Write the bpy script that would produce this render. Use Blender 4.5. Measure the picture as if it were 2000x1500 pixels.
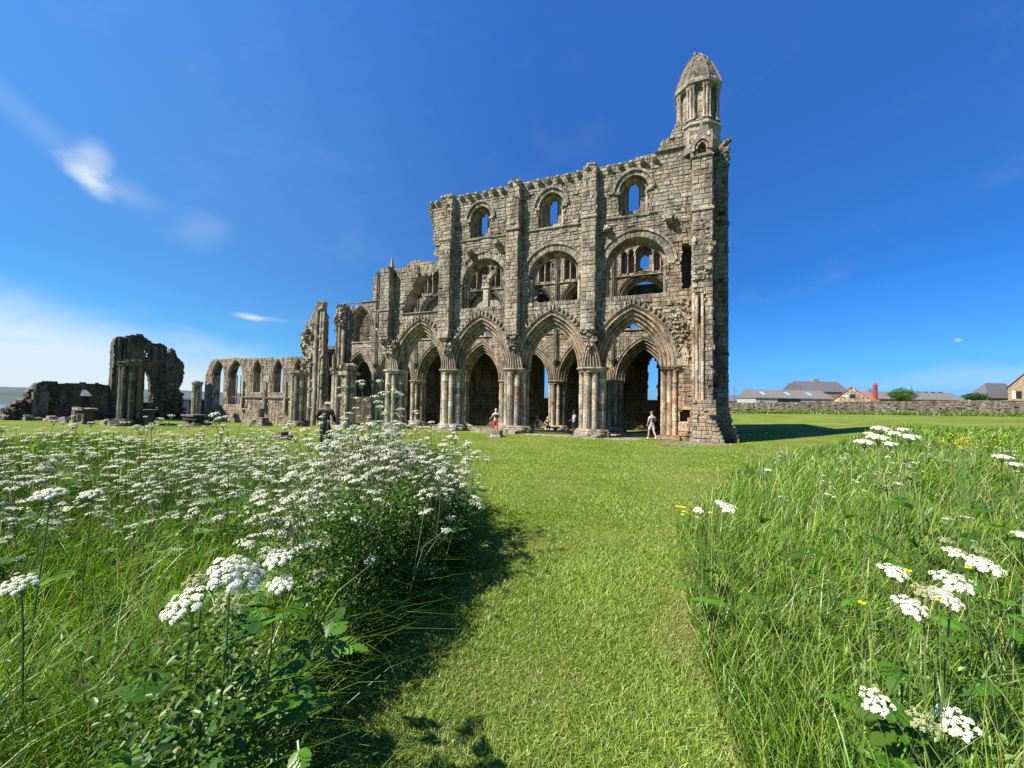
import bpy, bmesh, math, random
import numpy as np
from mathutils import Vector, Matrix, noise
from mathutils.geometry import delaunay_2d_cdt
PI = math.pi
for o in list(bpy.data.objects):
    bpy.data.objects.remove(o)
SC = bpy.context.scene
COL = SC.collection

# ------------------------------------------------------------ camera
CZ = 2.45
PITCH, ROLL = math.radians(2.1), math.radians(1.05)
F = 751.0                                      # focal length in pixels of the 2000 px photograph
cp, sp, cr, sr = math.cos(PITCH), math.sin(PITCH), math.cos(ROLL), math.sin(ROLL)
FWD = Vector((0, cp, sp)); UP0 = Vector((0, -sp, cp)); RT0 = Vector((1, 0, 0))
RT = RT0 * cr + UP0 * sr
UPV = UP0 * cr - RT0 * sr
cam = bpy.data.cameras.new('camera'); camo = bpy.data.objects.new('camera', cam); COL.objects.link(camo)
camo.matrix_world = Matrix(((RT.x, UPV.x, -FWD.x, 0), (RT.y, UPV.y, -FWD.y, 0), (RT.z, UPV.z, -FWD.z, CZ), (0, 0, 0, 1)))
cam.sensor_width = 36.0; cam.lens = 36.0 * F / 2000
cam.clip_start = 0.05; cam.clip_end = 20000
SC.camera = camo

def ray(x, y):
    return ((x - 1000) / F * RT - (y - 750) / F * UPV + FWD)

def at(x, y, depth):
    "world point seen in that direction, depth metres north of the camera"
    d = ray(x, y)
    return Vector((0, 0, CZ)) + d * (depth / d.y)

# ------------------------------------------------------------ sun and sky
SUN_EL, SUN_AZ = math.radians(47), math.radians(24)
SUN_DIR = Vector((-math.cos(SUN_AZ) * math.cos(SUN_EL), -math.sin(SUN_AZ) * math.cos(SUN_EL), math.sin(SUN_EL)))
sl = bpy.data.lights.new('sun', 'SUN'); sl.energy = 5.0; sl.angle = math.radians(0.5); sl.color = (1.0, 0.95, 0.86)
so = bpy.data.objects.new('sun', sl); COL.objects.link(so)
so.rotation_euler = SUN_DIR.to_track_quat('Z', 'Y').to_euler()
SC.view_settings.view_transform = 'Standard'; SC.view_settings.look = 'None'
SC.view_settings.gamma = 1.0; SC.view_settings.exposure = 1.1
SC.cycles.max_bounces = 6; SC.cycles.diffuse_bounces = 3; SC.cycles.transparent_max_bounces = 8
SC.cycles.use_denoising = False

W = bpy.data.worlds.new('World'); SC.world = W; W.use_nodes = True
nt = W.node_tree; nt.nodes.clear()
def N(t, tp, **kw):
    n = t.nodes.new(tp)
    for k, v in kw.items():
        if k.startswith('i_'):
            n.inputs[k[2:].replace('_', ' ')].default_value = v
        else:
            setattr(n, k, v)
    return n
def ramp(t, fac, stops, interp='LINEAR'):
    r = N(t, 'ShaderNodeValToRGB'); r.color_ramp.interpolation = interp
    e = r.color_ramp.elements
    while len(e) < len(stops):
        e.new(0.5)
    for i, (p, c) in enumerate(stops):
        e[i].position = p
        e[i].color = c if len(c) == 4 else (*c, 1)
    t.links.new(fac, r.inputs[0])
    return r.outputs[0]
def mixc(t, fac, a, b, mode='MIX'):
    m = N(t, 'ShaderNodeMix', data_type='RGBA', blend_type=mode)
    for s, v in ((m.inputs[0], fac), (m.inputs[6], a), (m.inputs[7], b)):
        if hasattr(v, 'links'):
            t.links.new(v, s)
        else:
            s.default_value = v if not isinstance(v, tuple) else (*v, 1)[:4]
    return m.outputs[2]
def math_(t, op, a, b=0.0, c=0.0, clamp=False):
    m = N(t, 'ShaderNodeMath', operation=op, use_clamp=clamp)
    for i, v in enumerate((a, b, c)):
        if hasattr(v, 'links'):
            t.links.new(v, m.inputs[i])
        else:
            m.inputs[i].default_value = v
    return m.outputs[0]
def noise_(t, vec, scale, detail=4, rough=0.55, dist=0.0):
    n = N(t, 'ShaderNodeTexNoise', noise_dimensions='3D')
    n.inputs['Scale'].default_value = scale; n.inputs['Detail'].default_value = detail
    n.inputs['Roughness'].default_value = rough; n.inputs['Distortion'].default_value = dist
    if vec is not None:
        t.links.new(vec, n.inputs['Vector'])
    return n.outputs['Fac']

SKYGRADE = [(0.0, (.10, .235, .55)), (.05, (.10, .27, .60)), (.09, (.10, .305, .60)), (.26, (.085, .31, .63)), (.5, (.155, .42, .81)), (.7, (.21, .51, .98)), (1.0, (.3, .62, 1.0))]
sky = N(nt, 'ShaderNodeTexSky', sky_type='NISHITA', sun_disc=False)
sky.sun_elevation = SUN_EL; sky.sun_rotation = math.atan2(SUN_DIR.x, SUN_DIR.y)
sky.altitude = 60; sky.air_density = 1.0; sky.dust_density = 0.0; sky.ozone_density = 2.0
hs = N(nt, 'ShaderNodeHueSaturation'); hs.inputs['Saturation'].default_value = 1.0; hs.inputs['Value'].default_value = 1.0
tc = N(nt, 'ShaderNodeTexCoord'); GEN = tc.outputs['Generated']
sepd = N(nt, 'ShaderNodeSeparateXYZ'); nt.links.new(GEN, sepd.inputs[0])
grade = ramp(nt, sepd.outputs[2], SKYGRADE)
west = N(nt, 'ShaderNodeMapRange', interpolation_type='SMOOTHSTEP'); nt.links.new(sepd.outputs[0], west.inputs[0])
west.inputs[1].default_value = .15; west.inputs[2].default_value = -.75
grade2 = mixc(nt, west.outputs[0], grade, mixc(nt, 1.0, grade, (1.30, 1.34, 1.06), 'MULTIPLY'))
nt.links.new(mixc(nt, 1.0, sky.outputs[0], grade2, 'MULTIPLY'), hs.inputs['Color'])
_m1 = N(nt, 'ShaderNodeMapping'); nt.links.new(GEN, _m1.inputs[0]); _m1.inputs['Scale'].default_value = (1, 1, 2.2); _m1.inputs['Rotation'].default_value = (0, .35, 0)
NFINE = noise_(nt, _m1.outputs[0], 16, 5, .62, .4); NCOARSE = noise_(nt, _m1.outputs[0], 5, 4, .6, .5)
def cloud_blob(px, py, ax, ay, ang, soft, nscale, namp, seed):
    "a soft noisy ellipse of cloud round one direction of the sky; the axes are radians"
    c = ray(px, py).normalized()
    r = Vector((c.y, -c.x, 0)).normalized(); u = r.cross(c)
    ca, sa = math.cos(ang), math.sin(ang)
    e1 = (r * ca + u * sa) / ax; e2 = (u * ca - r * sa) / ay
    def dot(v):
        d = N(nt, 'ShaderNodeVectorMath', operation='DOT_PRODUCT'); nt.links.new(GEN, d.inputs[0]); d.inputs[1].default_value = v
        return d.outputs['Value']
    a = math_(nt, 'SUBTRACT', dot(e1), c.dot(e1)); b = math_(nt, 'SUBTRACT', dot(e2), c.dot(e2))
    rr = math_(nt, 'SQRT', math_(nt, 'MULTIPLY_ADD', a, a, math_(nt, 'MULTIPLY', b, b)))
    n = NFINE if nscale > 1.25 else NCOARSE
    v = math_(nt, 'ADD', rr, math_(nt, 'MULTIPLY', math_(nt, 'SUBTRACT', n, 0.5), namp))
    m = N(nt, 'ShaderNodeMapRange', interpolation_type='SMOOTHSTEP'); nt.links.new(v, m.inputs[0])
    m.inputs[1].default_value = 1.0; m.inputs[2].default_value = 1.0 - soft; m.inputs[3].default_value = 0; m.inputs[4].default_value = 1
    return m.outputs[0]
def madd(acc, v, k):
    v = math_(nt, 'MULTIPLY', v, k)
    return v if acc is None else math_(nt, 'ADD', acc, v)
acc = None
for args, k in (((172, 350, .050, .022, -.72, .95, 1.6, 1.1, 1), .66), ((180, 312, .030, .04, .1, 1.0, 1.6, 1.1, 2), .42),
                ((250, 375, .08, .028, -.25, 1.0, 1.4, .9, 3), .13), ((60, 235, .22, .030, -.60, 1.0, 1.2, .8, 4), .10),
                ((487, 619, .038, .011, -.1, 1.0, 1.5, 1.0, 5), .85), ((520, 622, .05, .006, 0, 1.0, 1.5, .9, 5), .25), ((390, 450, .07, .05, .5, 1.0, 1.5, .9, 6), .13),
                ((60, 705, .60, .135, -.17, .75, .9, .75, 7), .78), ((30, 664, .05, .010, 0, .9, 1.4, .7, 8), -.14),
                ((1950, 735, .30, .03, .05, 1.0, 1.3, .9, 12), .20),
                ((350, 560, 1.15, .75, -.2, 1.0, 1.2, .35, 13), .06), ((1872, 664, .006, .004, 0, .6, 1.5, .4, 14), .4)):
    acc = madd(acc, cloud_blob(*args), k)
wisp = N(nt, 'ShaderNodeMapping'); nt.links.new(GEN, wisp.inputs[0]); wisp.inputs['Scale'].default_value = (3, 3, 12)
wn_ = NCOARSE
mr = N(nt, 'ShaderNodeMapRange', interpolation_type='SMOOTHSTEP'); nt.links.new(wn_, mr.inputs[0])
mr.inputs[1].default_value = .52; mr.inputs[2].default_value = .85; mr.inputs[4].default_value = .06
acc = math_(nt, 'ADD', acc, mr.outputs[0])
acc = math_(nt, 'MULTIPLY', acc, 1.0, clamp=True)
skyc = mixc(nt, acc, hs.outputs[0], (3.6, 4.0, 4.3))
bg = N(nt, 'ShaderNodeBackground'); bg.inputs['Strength'].default_value = 0.106
out = N(nt, 'ShaderNodeOutputWorld')
nt.links.new(skyc, bg.inputs[0]); nt.links.new(bg.outputs[0], out.inputs[0])

# ------------------------------------------------------------ helpers
random.seed(11)
R = random.random
def U(a, b): return random.uniform(a, b)

class MB:
    "collects coloured faces; build() links them as one mesh object"
    def __init__(s): s.v = []; s.f = []; s.c = []
    def add(s, vs, fs, c):
        n = len(s.v); s.v += [tuple(p) for p in vs]
        for k, f in enumerate(fs):
            s.f.append(tuple(i + n for i in f)); s.c.append(c[k] if isinstance(c, list) else c)
    def quad(s, a, b, c_, d, c): s.add((a, b, c_, d), ((0, 1, 2, 3),), c)
    def box(s, x0, x1, y0, y1, z0, z1, c, j=0.0):
        vs = [(x + U(-j, j), y + U(-j, j), z + U(-j, j)) for x in (x0, x1) for y in (y0, y1) for z in (z0, z1)]
        s.add(vs, ((0, 1, 3, 2), (4, 6, 7, 5), (0, 4, 5, 1), (2, 3, 7, 6), (0, 2, 6, 4), (1, 5, 7, 3)), c)
    def stone(s, m, u0, u1, z0, z1, d, c, back=-0.12):
        g = 0.008; ch = min(0.028, (u1 - u0) * .2, (z1 - z0) * .2)
        u0 += g; u1 -= g; z0 += g; z1 -= g
        j = lambda: U(-.009, .009)
        t = [U(-.014, .014) for _ in range(4)]
        cs = ((u0, z0), (u1, z0), (u1, z1), (u0, z1)); ii = ((1, 1), (-1, 1), (-1, -1), (1, -1))
        vs = [m(a, b, back) for a, b in cs]
        vs += [m(a + j(), b + j(), d - ch * .9) for a, b in cs]
        vs += [m(a + p * ch + j(), b + q * ch + j(), d + t[k]) for k, ((a, b), (p, q)) in enumerate(zip(cs, ii))]
        fs = [(8, 9, 10, 11)]
        for k in range(4):
            l = (k + 1) % 4
            fs += [(k, l, 4 + l, 4 + k), (4 + k, 4 + l, 8 + l, 8 + k)]
        s.add(vs, fs, c)
    def lathe(s, cx, cy, prof, n=24, c=None, lob=(0, 0), phase=0.0, cap=True, bands=None):
        "profile [(r, z)] turned about a vertical axis; lob = (number, depth) of lobes"
        n0 = len(s.v)
        for r, z in prof:
            for k in range(n):
                a = 2 * PI * k / n + phase
                rr = r * (1 + lob[1] * math.cos(lob[0] * (a)))
                s.v.append((cx + rr * math.cos(a), cy + rr * math.sin(a), z))
        for i in range(len(prof) - 1):
            cc = c() if callable(c) else c
            for k in range(n):
                l = (k + 1) % n
                s.f.append((n0 + i * n + k, n0 + i * n + l, n0 + (i + 1) * n + l, n0 + (i + 1) * n + k)); s.c.append(cc)
        if cap:
            s.f.append(tuple(n0 + (len(prof) - 1) * n + k for k in range(n))); s.c.append(c() if callable(c) else c)
    def shaft(s, cx, cy, z0, z1, r, n=10, hmin=.3, hmax=.7, warm=0.0):
        "a shaft of separate drums, each a stone of its own colour"
        z = z0
        while z < z1 - 1e-3:
            h = min(U(hmin, hmax), z1 - z)
            if z1 - z - h < .15: h = z1 - z
            q = r * U(.95, 1.03); b = .012
            cc = scol(warm, .3); cc = tuple(min(.5, v * 1.22) for v in cc)
            s.lathe(cx + U(-.01, .01), cy + U(-.01, .01), [(q - b, z), (q, z + b), (q, z + h - b), (q - b, z + h)], n, cc, cap=False)
            z += h
        s.lathe(cx, cy, [(r * .9, z1 - .01), (r * .9, z1)], n, scol(warm), cap=True)
    def tube(s, pts, rad, n=6, c=(1, 1, 1), cap=True):
        pts = [Vector(p) for p in pts]; n0 = len(s.v)
        for i, p in enumerate(pts):
            t = (pts[min(i + 1, len(pts) - 1)] - pts[max(i - 1, 0)]).normalized()
            a = t.orthogonal().normalized() if abs(t.z) > .9 else Vector((-t.y, t.x, 0)).normalized()
            b = t.cross(a)
            r = rad[i] if isinstance(rad, (list, tuple)) else rad
            for k in range(n):
                th = 2 * PI * k / n
                s.v.append(tuple(p + (a * math.cos(th) + b * math.sin(th)) * r))
        for i in range(len(pts) - 1):
            for k in range(n):
                l = (k + 1) % n
                s.f.append((n0 + i * n + k, n0 + i * n + l, n0 + (i + 1) * n + l, n0 + (i + 1) * n + k)); s.c.append(c)
        if cap:
            s.f.append(tuple(n0 + k for k in range(n))); s.c.append(c)
            s.f.append(tuple(n0 + (len(pts) - 1) * n + k for k in range(n))); s.c.append(c)
    def build(s, name, mat, parent=None, smooth=False, **props):
        me = bpy.data.meshes.new(name)
        me.from_pydata(s.v, [], s.f)
        at_ = me.attributes.new('sc', 'FLOAT_COLOR', 'FACE')
        arr = np.ones((len(s.f), 4), dtype=np.float32); arr[:, :3] = np.array(s.c, dtype=np.float32).reshape(-1, 3)
        at_.data.foreach_set('color', arr.ravel())
        if smooth: me.shade_smooth()
        me.materials.append(mat)
        o = bpy.data.objects.new(name, me); COL.objects.link(o); o.parent = parent
        for k, v in props.items(): o[k] = v
        return o

def tag(o, label, cat, group=None):
    o['label'] = label; o['category'] = cat
    if group: o['group'] = group
    return o
def empty(name, loc=(0, 0, 0), rz=0.0, **kw):
    o = bpy.data.objects.new(name, None); COL.objects.link(o); o.location = loc; o.rotation_euler = (0, 0, rz)
    o.empty_display_size = .3
    for k, v in kw.items(): o[k] = v
    return o
def copy_tree(o, parent=None):
    c = o.copy(); COL.objects.link(c); c.parent = parent
    for ch in list(o.children): copy_tree(ch, c)
    return c

# ------------------------------------------------------------ stone colours (albedos)
PAL = [((.355, .315, .225), 4), ((.43, .385, .28), 3.5), ((.30, .27, .195), 3), ((.33, .275, .18), 2), ((.235, .205, .15), 1.5),
       ((.48, .44, .34), 1.6), ((.16, .14, .11), .6), ((.42, .34, .20), .8)]
WPAL = [((.42, .28, .16), 3), ((.47, .34, .205), 3), ((.38, .22, .13), 1.6), ((.46, .37, .24), 3), ((.30, .16, .10), .7), ((.38, .31, .21), 2.4), ((.22, .16, .11), .8)]
def pick(pal):
    t = R() * sum(w for _, w in pal)
    for c, w in pal:
        t -= w
        if t <= 0: return c
    return pal[0][0]
def scol(warm=0.0, var=.16):
    wm = R() < warm * 1.15; c = pick(WPAL) if wm else pick(PAL)
    f = .88 if wm else .74; c = tuple(f * p + (1 - f) * q for p, q in zip(c, (.345, .292, .20))); k = (1 + U(-var, var) * .8) * .86
    return (c[0] * k, c[1] * k * .965, c[2] * k * 1.03)
MORTAR = (.06, .052, .038)
def warm_near(u, z):
    w = .05 + .9 * max(0, min(1, (u - 2.2) / 3.0)) * max(0, min(1, (16.5 - z) / 6.0)) * (.85 if z < 7 else .5)
    w += .25 * max(0, noise.noise(Vector((u * .35, z * .35, 3.1))) )
    if z > 14: w *= .5
    return max(0, min(.95, w))
def warm_north(u, z):
    return max(0, min(.8, .08 + .4 * noise.noise(Vector((u * .3, z * .4, 9.7)))))

# ------------------------------------------------------------ materials
def stone_material(name, dark=1.0):
    m = bpy.data.materials.new(name); m.use_nodes = True; t = m.node_tree; t.nodes.clear()
    a = N(t, 'ShaderNodeAttribute', attribute_name='sc')
    tc = N(t, 'ShaderNodeTexCoord'); P_ = tc.outputs['Object']
    n1 = noise_(t, P_, 9, 6, .65); n2 = noise_(t, P_, 1.1, 5, .6); n3 = noise_(t, P_, 34, 4, .7); n4 = noise_(t, P_, .33, 4, .6)
    col = mixc(t, 1.0, a.outputs['Color'], ramp(t, n1, [(.25, (.40, .40, .40)), (.48, (.92, .92, .92)), (.75, (1.6, 1.57, 1.48))]), 'MULTIPLY')
    # dark algae streaks and pale lichen, both growths with a shape of their own
    mp = N(t, 'ShaderNodeMapping'); t.links.new(P_, mp.inputs[0]); mp.inputs['Scale'].default_value = (1.6, 1.6, .35)
    st = noise_(t, mp.outputs[0], 1.2, 5, .65, .3)
    f1 = ramp(t, st, [(.46, (0, 0, 0)), (.62, (1, 1, 1))])
    col = mixc(t, math_(t, 'MULTIPLY', f1, .68), col, (.055, .050, .040))
    f2 = ramp(t, math_(t, 'MULTIPLY', n2, n1), [(.30, (0, 0, 0)), (.40, (1, 1, 1))])
    col = mixc(t, math_(t, 'MULTIPLY', f2, .45), col, (.46, .45, .38))
    f3 = ramp(t, n4, [(.3, (.76, .77, .78)), (.7, (1.16, 1.14, 1.08))])
    col = mixc(t, 1.0, col, f3, 'MULTIPLY')
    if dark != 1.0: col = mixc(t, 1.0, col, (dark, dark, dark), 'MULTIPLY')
    b = N(t, 'ShaderNodeBsdfPrincipled'); b.inputs['Roughness'].default_value = .92
    b.inputs['Specular IOR Level'].default_value = .2
    t.links.new(col, b.inputs['Base Color'])
    vo = N(t, 'ShaderNodeTexVoronoi'); vo.inputs['Scale'].default_value = 11; t.links.new(P_, vo.inputs['Vector'])
    h = math_(t, 'ADD', math_(t, 'MULTIPLY', n1, 1.0), math_(t, 'ADD', math_(t, 'MULTIPLY', n3, .4), math_(t, 'MULTIPLY', vo.outputs['Distance'], .35)))
    bp = N(t, 'ShaderNodeBump'); bp.inputs['Strength'].default_value = .8; bp.inputs['Distance'].default_value = .05
    t.links.new(h, bp.inputs['Height']); t.links.new(bp.outputs[0], b.inputs['Normal'])
    o = N(t, 'ShaderNodeOutputMaterial'); t.links.new(b.outputs[0], o.inputs[0])
    return m
STONE = stone_material('weathered_sandstone')
DSTONE = stone_material('dark_and_shaded_sandstone', .42)  # darker copy of the stone; also carries the shade of unlit walls
GSTONE = stone_material('dull_and_shaded_sandstone', .66)  # duller copy of the stone; also carries the corner strip's shadow
def plain(name, col, rough=.8, nscale=12, amp=.25, bump=.2, spec=.3):
    m = bpy.data.materials.new(name); m.use_nodes = True; t = m.node_tree
    b = t.nodes['Principled BSDF']; b.inputs['Roughness'].default_value = rough; b.inputs['Specular IOR Level'].default_value = spec
    tc = N(t, 'ShaderNodeTexCoord'); n = noise_(t, tc.outputs['Object'], nscale, 5, .6)
    lo = tuple(c * (1 - amp) for c in col); hi = tuple(min(1, c * (1 + amp)) for c in col)
    t.links.new(ramp(t, n, [(.3, lo), (.7, hi)]), b.inputs['Base Color'])
    if bump:
        bp = N(t, 'ShaderNodeBump'); bp.inputs['Strength'].default_value = bump; bp.inputs['Distance'].default_value = .02
        t.links.new(n, bp.inputs['Height']); t.links.new(bp.outputs[0], b.inputs['Normal'])
    return m
def attr_mat(name, rough=.8, amp=.2, nscale=20):
    m = bpy.data.materials.new(name); m.use_nodes = True; t = m.node_tree
    b = t.nodes['Principled BSDF']; b.inputs['Roughness'].default_value = rough; b.inputs['Specular IOR Level'].default_value = .25
    a = N(t, 'ShaderNodeAttribute', attribute_name='sc'); tc = N(t, 'ShaderNodeTexCoord')
    n = noise_(t, tc.outputs['Object'], nscale, 4, .6)
    t.links.new(mixc(t, 1.0, a.outputs['Color'], ramp(t, n, [(.3, (1 - amp,) * 3), (.7, (1 + amp,) * 3)]), 'MULTIPLY'), b.inputs['Base Color'])
    return m

# ------------------------------------------------------------ masonry builders
def plate(mb, polys, inside, m, d0, d1, c=MORTAR, seg=None):
    "a slab: polys are 2-D outlines (u, z), kept where inside(u, z); m maps (u, z, d); d0 front, d1 back"
    vs = []; es = []
    for p in polys:
        n = len(vs); vs += [Vector(q) for q in p]
        es += [(n + i, n + (i + 1) % len(p)) for i in range(len(p))]
    V2, E2, F2, *_ = delaunay_2d_cdt(vs, es, [], 0, 1e-5)
    keep = []
    for f in F2:
        cx = sum(V2[i].x for i in f) / 3; cz = sum(V2[i].y for i in f) / 3
        if inside(cx, cz): keep.append(tuple(f))
    n = len(mb.v); k = len(V2)
    mb.v += [tuple(m(p.x, p.y, d0)) for p in V2] + [tuple(m(p.x, p.y, d1)) for p in V2]
    cnt = {}
    for f in keep:
        for i in range(len(f)):
            a, b = f[i], f[(i + 1) % len(f)]
            cnt.setdefault((min(a, b), max(a, b)), []).append((a, b))
        mb.f.append(tuple(i + n for i in f)); mb.c.append(c)
        mb.f.append(tuple(i + n + k for i in reversed(f))); mb.c.append(c)
    for e, l in cnt.items():
        if len(l) == 1:
            a, b = l[0]
            mb.f.append((n + a, n + k + a, n + k + b, n + b)); mb.c.append(scol(.1) if c is MORTAR else c)
def rect(u0, u1, z0, z1): return [(u0, z0), (u1, z0), (u1, z1), (u0, z1)]
def rough_line(pts, step=.28, j=.12):
    "an outline broken into short ragged steps like fallen masonry"
    out = []
    for i in range(len(pts) - 1):
        a, b = Vector(pts[i]), Vector(pts[i + 1]); L = (b - a).length; n = max(1, int(L / step))
        for k in range(n):
            p = a.lerp(b, k / n)
            out.append((p.x + (U(-j, j) if k or i else 0), p.y + (U(-j, j) * .6 if k or i else 0)))
    out.append(tuple(pts[-1]))
    return out
def pip(poly):
    P = [(float(a), float(b)) for a, b in poly]; n = len(P)
    def f(u, z):
        c = False; j = n - 1
        for i in range(n):
            xi, zi = P[i]; xj, zj = P[j]
            if (zi > z) != (zj > z) and u < (xj - xi) * (z - zi) / (zj - zi) + xi: c = not c
            j = i
        return c
    return f
def masonry(mb, m, u0, u1, z0, z1, inside, ch=(.17, .31), ln=(.24, .66), warm=None, relief=.030, mn=.17, rough=0.0):
    def put(a, b, z, h, depth=0):
        pts = [inside(a + (b - a) * i / 2, z + h * j / 2) for i in (.03, 1, 1.97) for j in (.03, 1, 1.97)]
        s = sum(pts)
        if s == 9 or (depth and s >= 5 and b - a <= mn * 1.6):
            w = warm((a + b) / 2, z) if warm else .1
            d = U(0, relief) + (U(0, relief * 2) if R() < .12 else 0) - (U(0, .05) if R() < .06 + rough else 0)
            mb.stone(m, a, b, z, z + h, d, scol(w))
        elif s and b - a > mn * 1.2:
            c = (a + b) / 2
            put(a, c, z, h, depth + 1); put(c, b, z, h, depth + 1)
        elif s and h > mn * 1.1:
            put(a, b, z, h / 2, depth + 1); put(a, b, z + h / 2, h / 2, depth + 1)
    z = z0
    while z < z1:
        h = min(U(*ch), z1 - z)
        if z1 - z - h < .1: h = z1 - z
        a = u0 - (R() * .5 if u1 - u0 > 2 else 0)
        while a < u1:
            b = a + U(*ln) * (1.0 if h > .25 else .85)
            if u1 - b < .14: b = u1
            aa, bb = max(a, u0), min(b, u1)
            if bb - aa > .05: put(aa, bb, z, h)
            a = b
        z += h

class Arch:
    "pointed (R > a) or round (R = a) arch: centre c, half span a, springing zs, radius R, foot zb"
    def __init__(s, c, a, zs, R=None, zb=-5):
        s.c, s.a, s.zs, s.R, s.zb = c, a, zs, R or a, zb
    def inside(s, u, z, d=0.0):
        if z < s.zb: return False
        if z < s.zs: return abs(u - s.c) < s.a + d
        return (abs(u - s.c) + s.R - s.a) ** 2 + (z - s.zs) ** 2 < (s.R + d) ** 2
    def face(s, u, z, d):
        "as inside, with the margin only round the curved part"
        return s.inside(u, z, d if z > s.zs else .03)
    def apex(s, d=0.0): return s.zs + math.sqrt((s.R + d) ** 2 - (s.R - s.a) ** 2)
    def pt(s, side, t, d):
        "t 0 at the springing, 1 at the apex; side -1 left, 1 right"
        cx = s.c - side * (s.R - s.a)
        ta = math.acos((s.R - s.a) / (s.R + d)) * t
        return (cx + side * (s.R + d) * math.cos(ta), s.zs + (s.R + d) * math.sin(ta))
    def outline(s, d=0.0, n=10, zb=None):
        zb = s.zb if zb is None else zb
        p = [(s.c - s.a - d, zb)] + [s.pt(-1, i / n, d) for i in range(n + 1)] + [s.pt(1, 1 - i / n, d) for i in range(1, n + 1)] + [(s.c + s.a + d, zb)]
        return p
    def ring(s, mb, m, prof, n=14, warm=.1, t0=(0, 0), t1=(1, 1), cfn=None, base=None):
        "moulding: profile [(offset outwards, depth)] swept over the arch stone by stone"
        for si, side in enumerate((-1, 1)):
            if t1[si] <= t0[si]: continue
            rows = [[m(*s.pt(side, t0[si] + (t1[si] - t0[si]) * i / n, d), w) for d, w in prof] for i in range(n + 1)]
            for i in range(n):
                wv = warm(*s.pt(side, (i + .5) / n, .3)) if callable(warm) else warm
                cc = scol(wv)
                for k in range(len(prof) - 1):
                    if k and k % 5 == 0: cc = scol(wv)
                    q = [rows[i][k], rows[i + 1][k], rows[i + 1][k + 1], rows[i][k + 1]]
                    if side > 0: q.reverse()
                    mb.quad(*q, cc)
            for row in (rows[0], rows[-1]):
                if (t0[si] > 0 and row is rows[0]) or (t1[si] < 1 and row is rows[-1]):
                    mb.add(row, [tuple(range(len(row)))], scol(.1))
def voussoirs(mb, m, A, d0, d1, w0, w1, n=14, warm=.1, t0=0, t1=1, skip=0, sides=(-1, 1), jit=.02):
    "separate wedge stones round an arch"
    for side in sides:
        for i in range(n):
            if skip and (i % 2 == 1): continue
            a = t0 + (t1 - t0) * i / n + .004; b = t0 + (t1 - t0) * (i + (1 if not skip else .95)) / n - .004
            e = U(-jit, jit); dd = d1 + U(-jit, jit)
            P4 = [A.pt(side, a, d0), A.pt(side, b, d0), A.pt(side, b, dd), A.pt(side, a, dd)]
            vs = [m(u, z, w0 + e) for u, z in P4] + [m(u, z, w1) for u, z in P4]
            mb.add(vs, ((0, 1, 2, 3), (0, 4, 5, 1), (1, 5, 6, 2), (2, 6, 7, 3), (3, 7, 4, 0)), scol(warm(*P4[0]) if callable(warm) else warm))
def tent_prof(steps, back):
    return steps
def rubble(mb, cx, cy, cz, sx, sy, sz, n, smin=.12, smax=.3, warm=.2):
    "a ragged lump of broken facing: small tilted blocks"
    for _ in range(n):
        s = U(smin, smax); x, y, z = cx + U(-sx, sx), cy + U(-sy, sy), cz + U(-sz, sz)
        mt = Matrix.Rotation(U(-.35, .35), 3, 'X') @ Matrix.Rotation(U(-.35, .35), 3, 'Y') @ Matrix.Rotation(U(0, 3), 3, 'Z')
        vs = [Vector((x, y, z)) + mt @ Vector((a * s * U(.7, 1.2) * .7, b * s * U(.7, 1.2) * .5, c * s * U(.6, 1.1) * .38)) for a in (-1, 1) for b in (-1, 1) for c in (-1, 1)]
        mb.add(vs, ((0, 1, 3, 2), (4, 6, 7, 5), (0, 4, 5, 1), (2, 3, 7, 6), (0, 2, 6, 4), (1, 5, 7, 3)), scol(warm))

# ------------------------------------------------------------ terrain
_T = [(0, 0, .82), (0, 3, .80), (0, 5, .76), (-3, 13, .46), (0, 20, .1), (5, 24, 0), (0.5, 27, 0), (-5, 29, -.1), (-10, 31, -.2), (10, 23, .03), (-16, 34, -.4),
      (-6, 40, -.7), (10, 35, -.55), (9, 31, -.3), (-20, 47, -1.0), (15, 24, .08), (20, 30, .12), (40, 60, .42), (44, 79, .3), (76, 57, 1.25), (30, 45, .2), (-20, 35.3, -.5), (-30, 40, -1.05), (-26, 26.5, .05),
      (-44, 43, -.75), (-47, 36, -.5), (-36, 33, -.45), (-20, 19, .25), (-10, 10, .62), (-10, 4, .78), (10, 4, .86), (10, 10, .85), (20, 15, .75), (12, 15, .45), (7, 12.5, .45), (30, 25, .7), (50, 40, 1.0), (-60, 30, -.3), (0, -20, 1.2), (-30, -20, 1.2), (40, -10, 1.6), (80, 100, .8), (0, 60, -1.1), (-21, 33, -.3), (-11, 19, .25), (-7, 13.5, .5), (9, 24.5, 0)]
_P = np.array([(a, b) for a, b, c in _T], float); _Z = np.array([c for a, b, c in _T], float)
def _phi(r2): return .5 * r2 * np.log(r2 + 1e-9)
_K = _phi(((_P[:, None] - _P[None]) ** 2).sum(-1)) + np.eye(len(_P)) * 1.0
_A = np.hstack([np.ones((len(_P), 1)), _P])
_S = np.linalg.solve(np.block([[_K, _A], [_A.T, np.zeros((3, 3))]]), np.concatenate([_Z, np.zeros(3)]))
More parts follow.
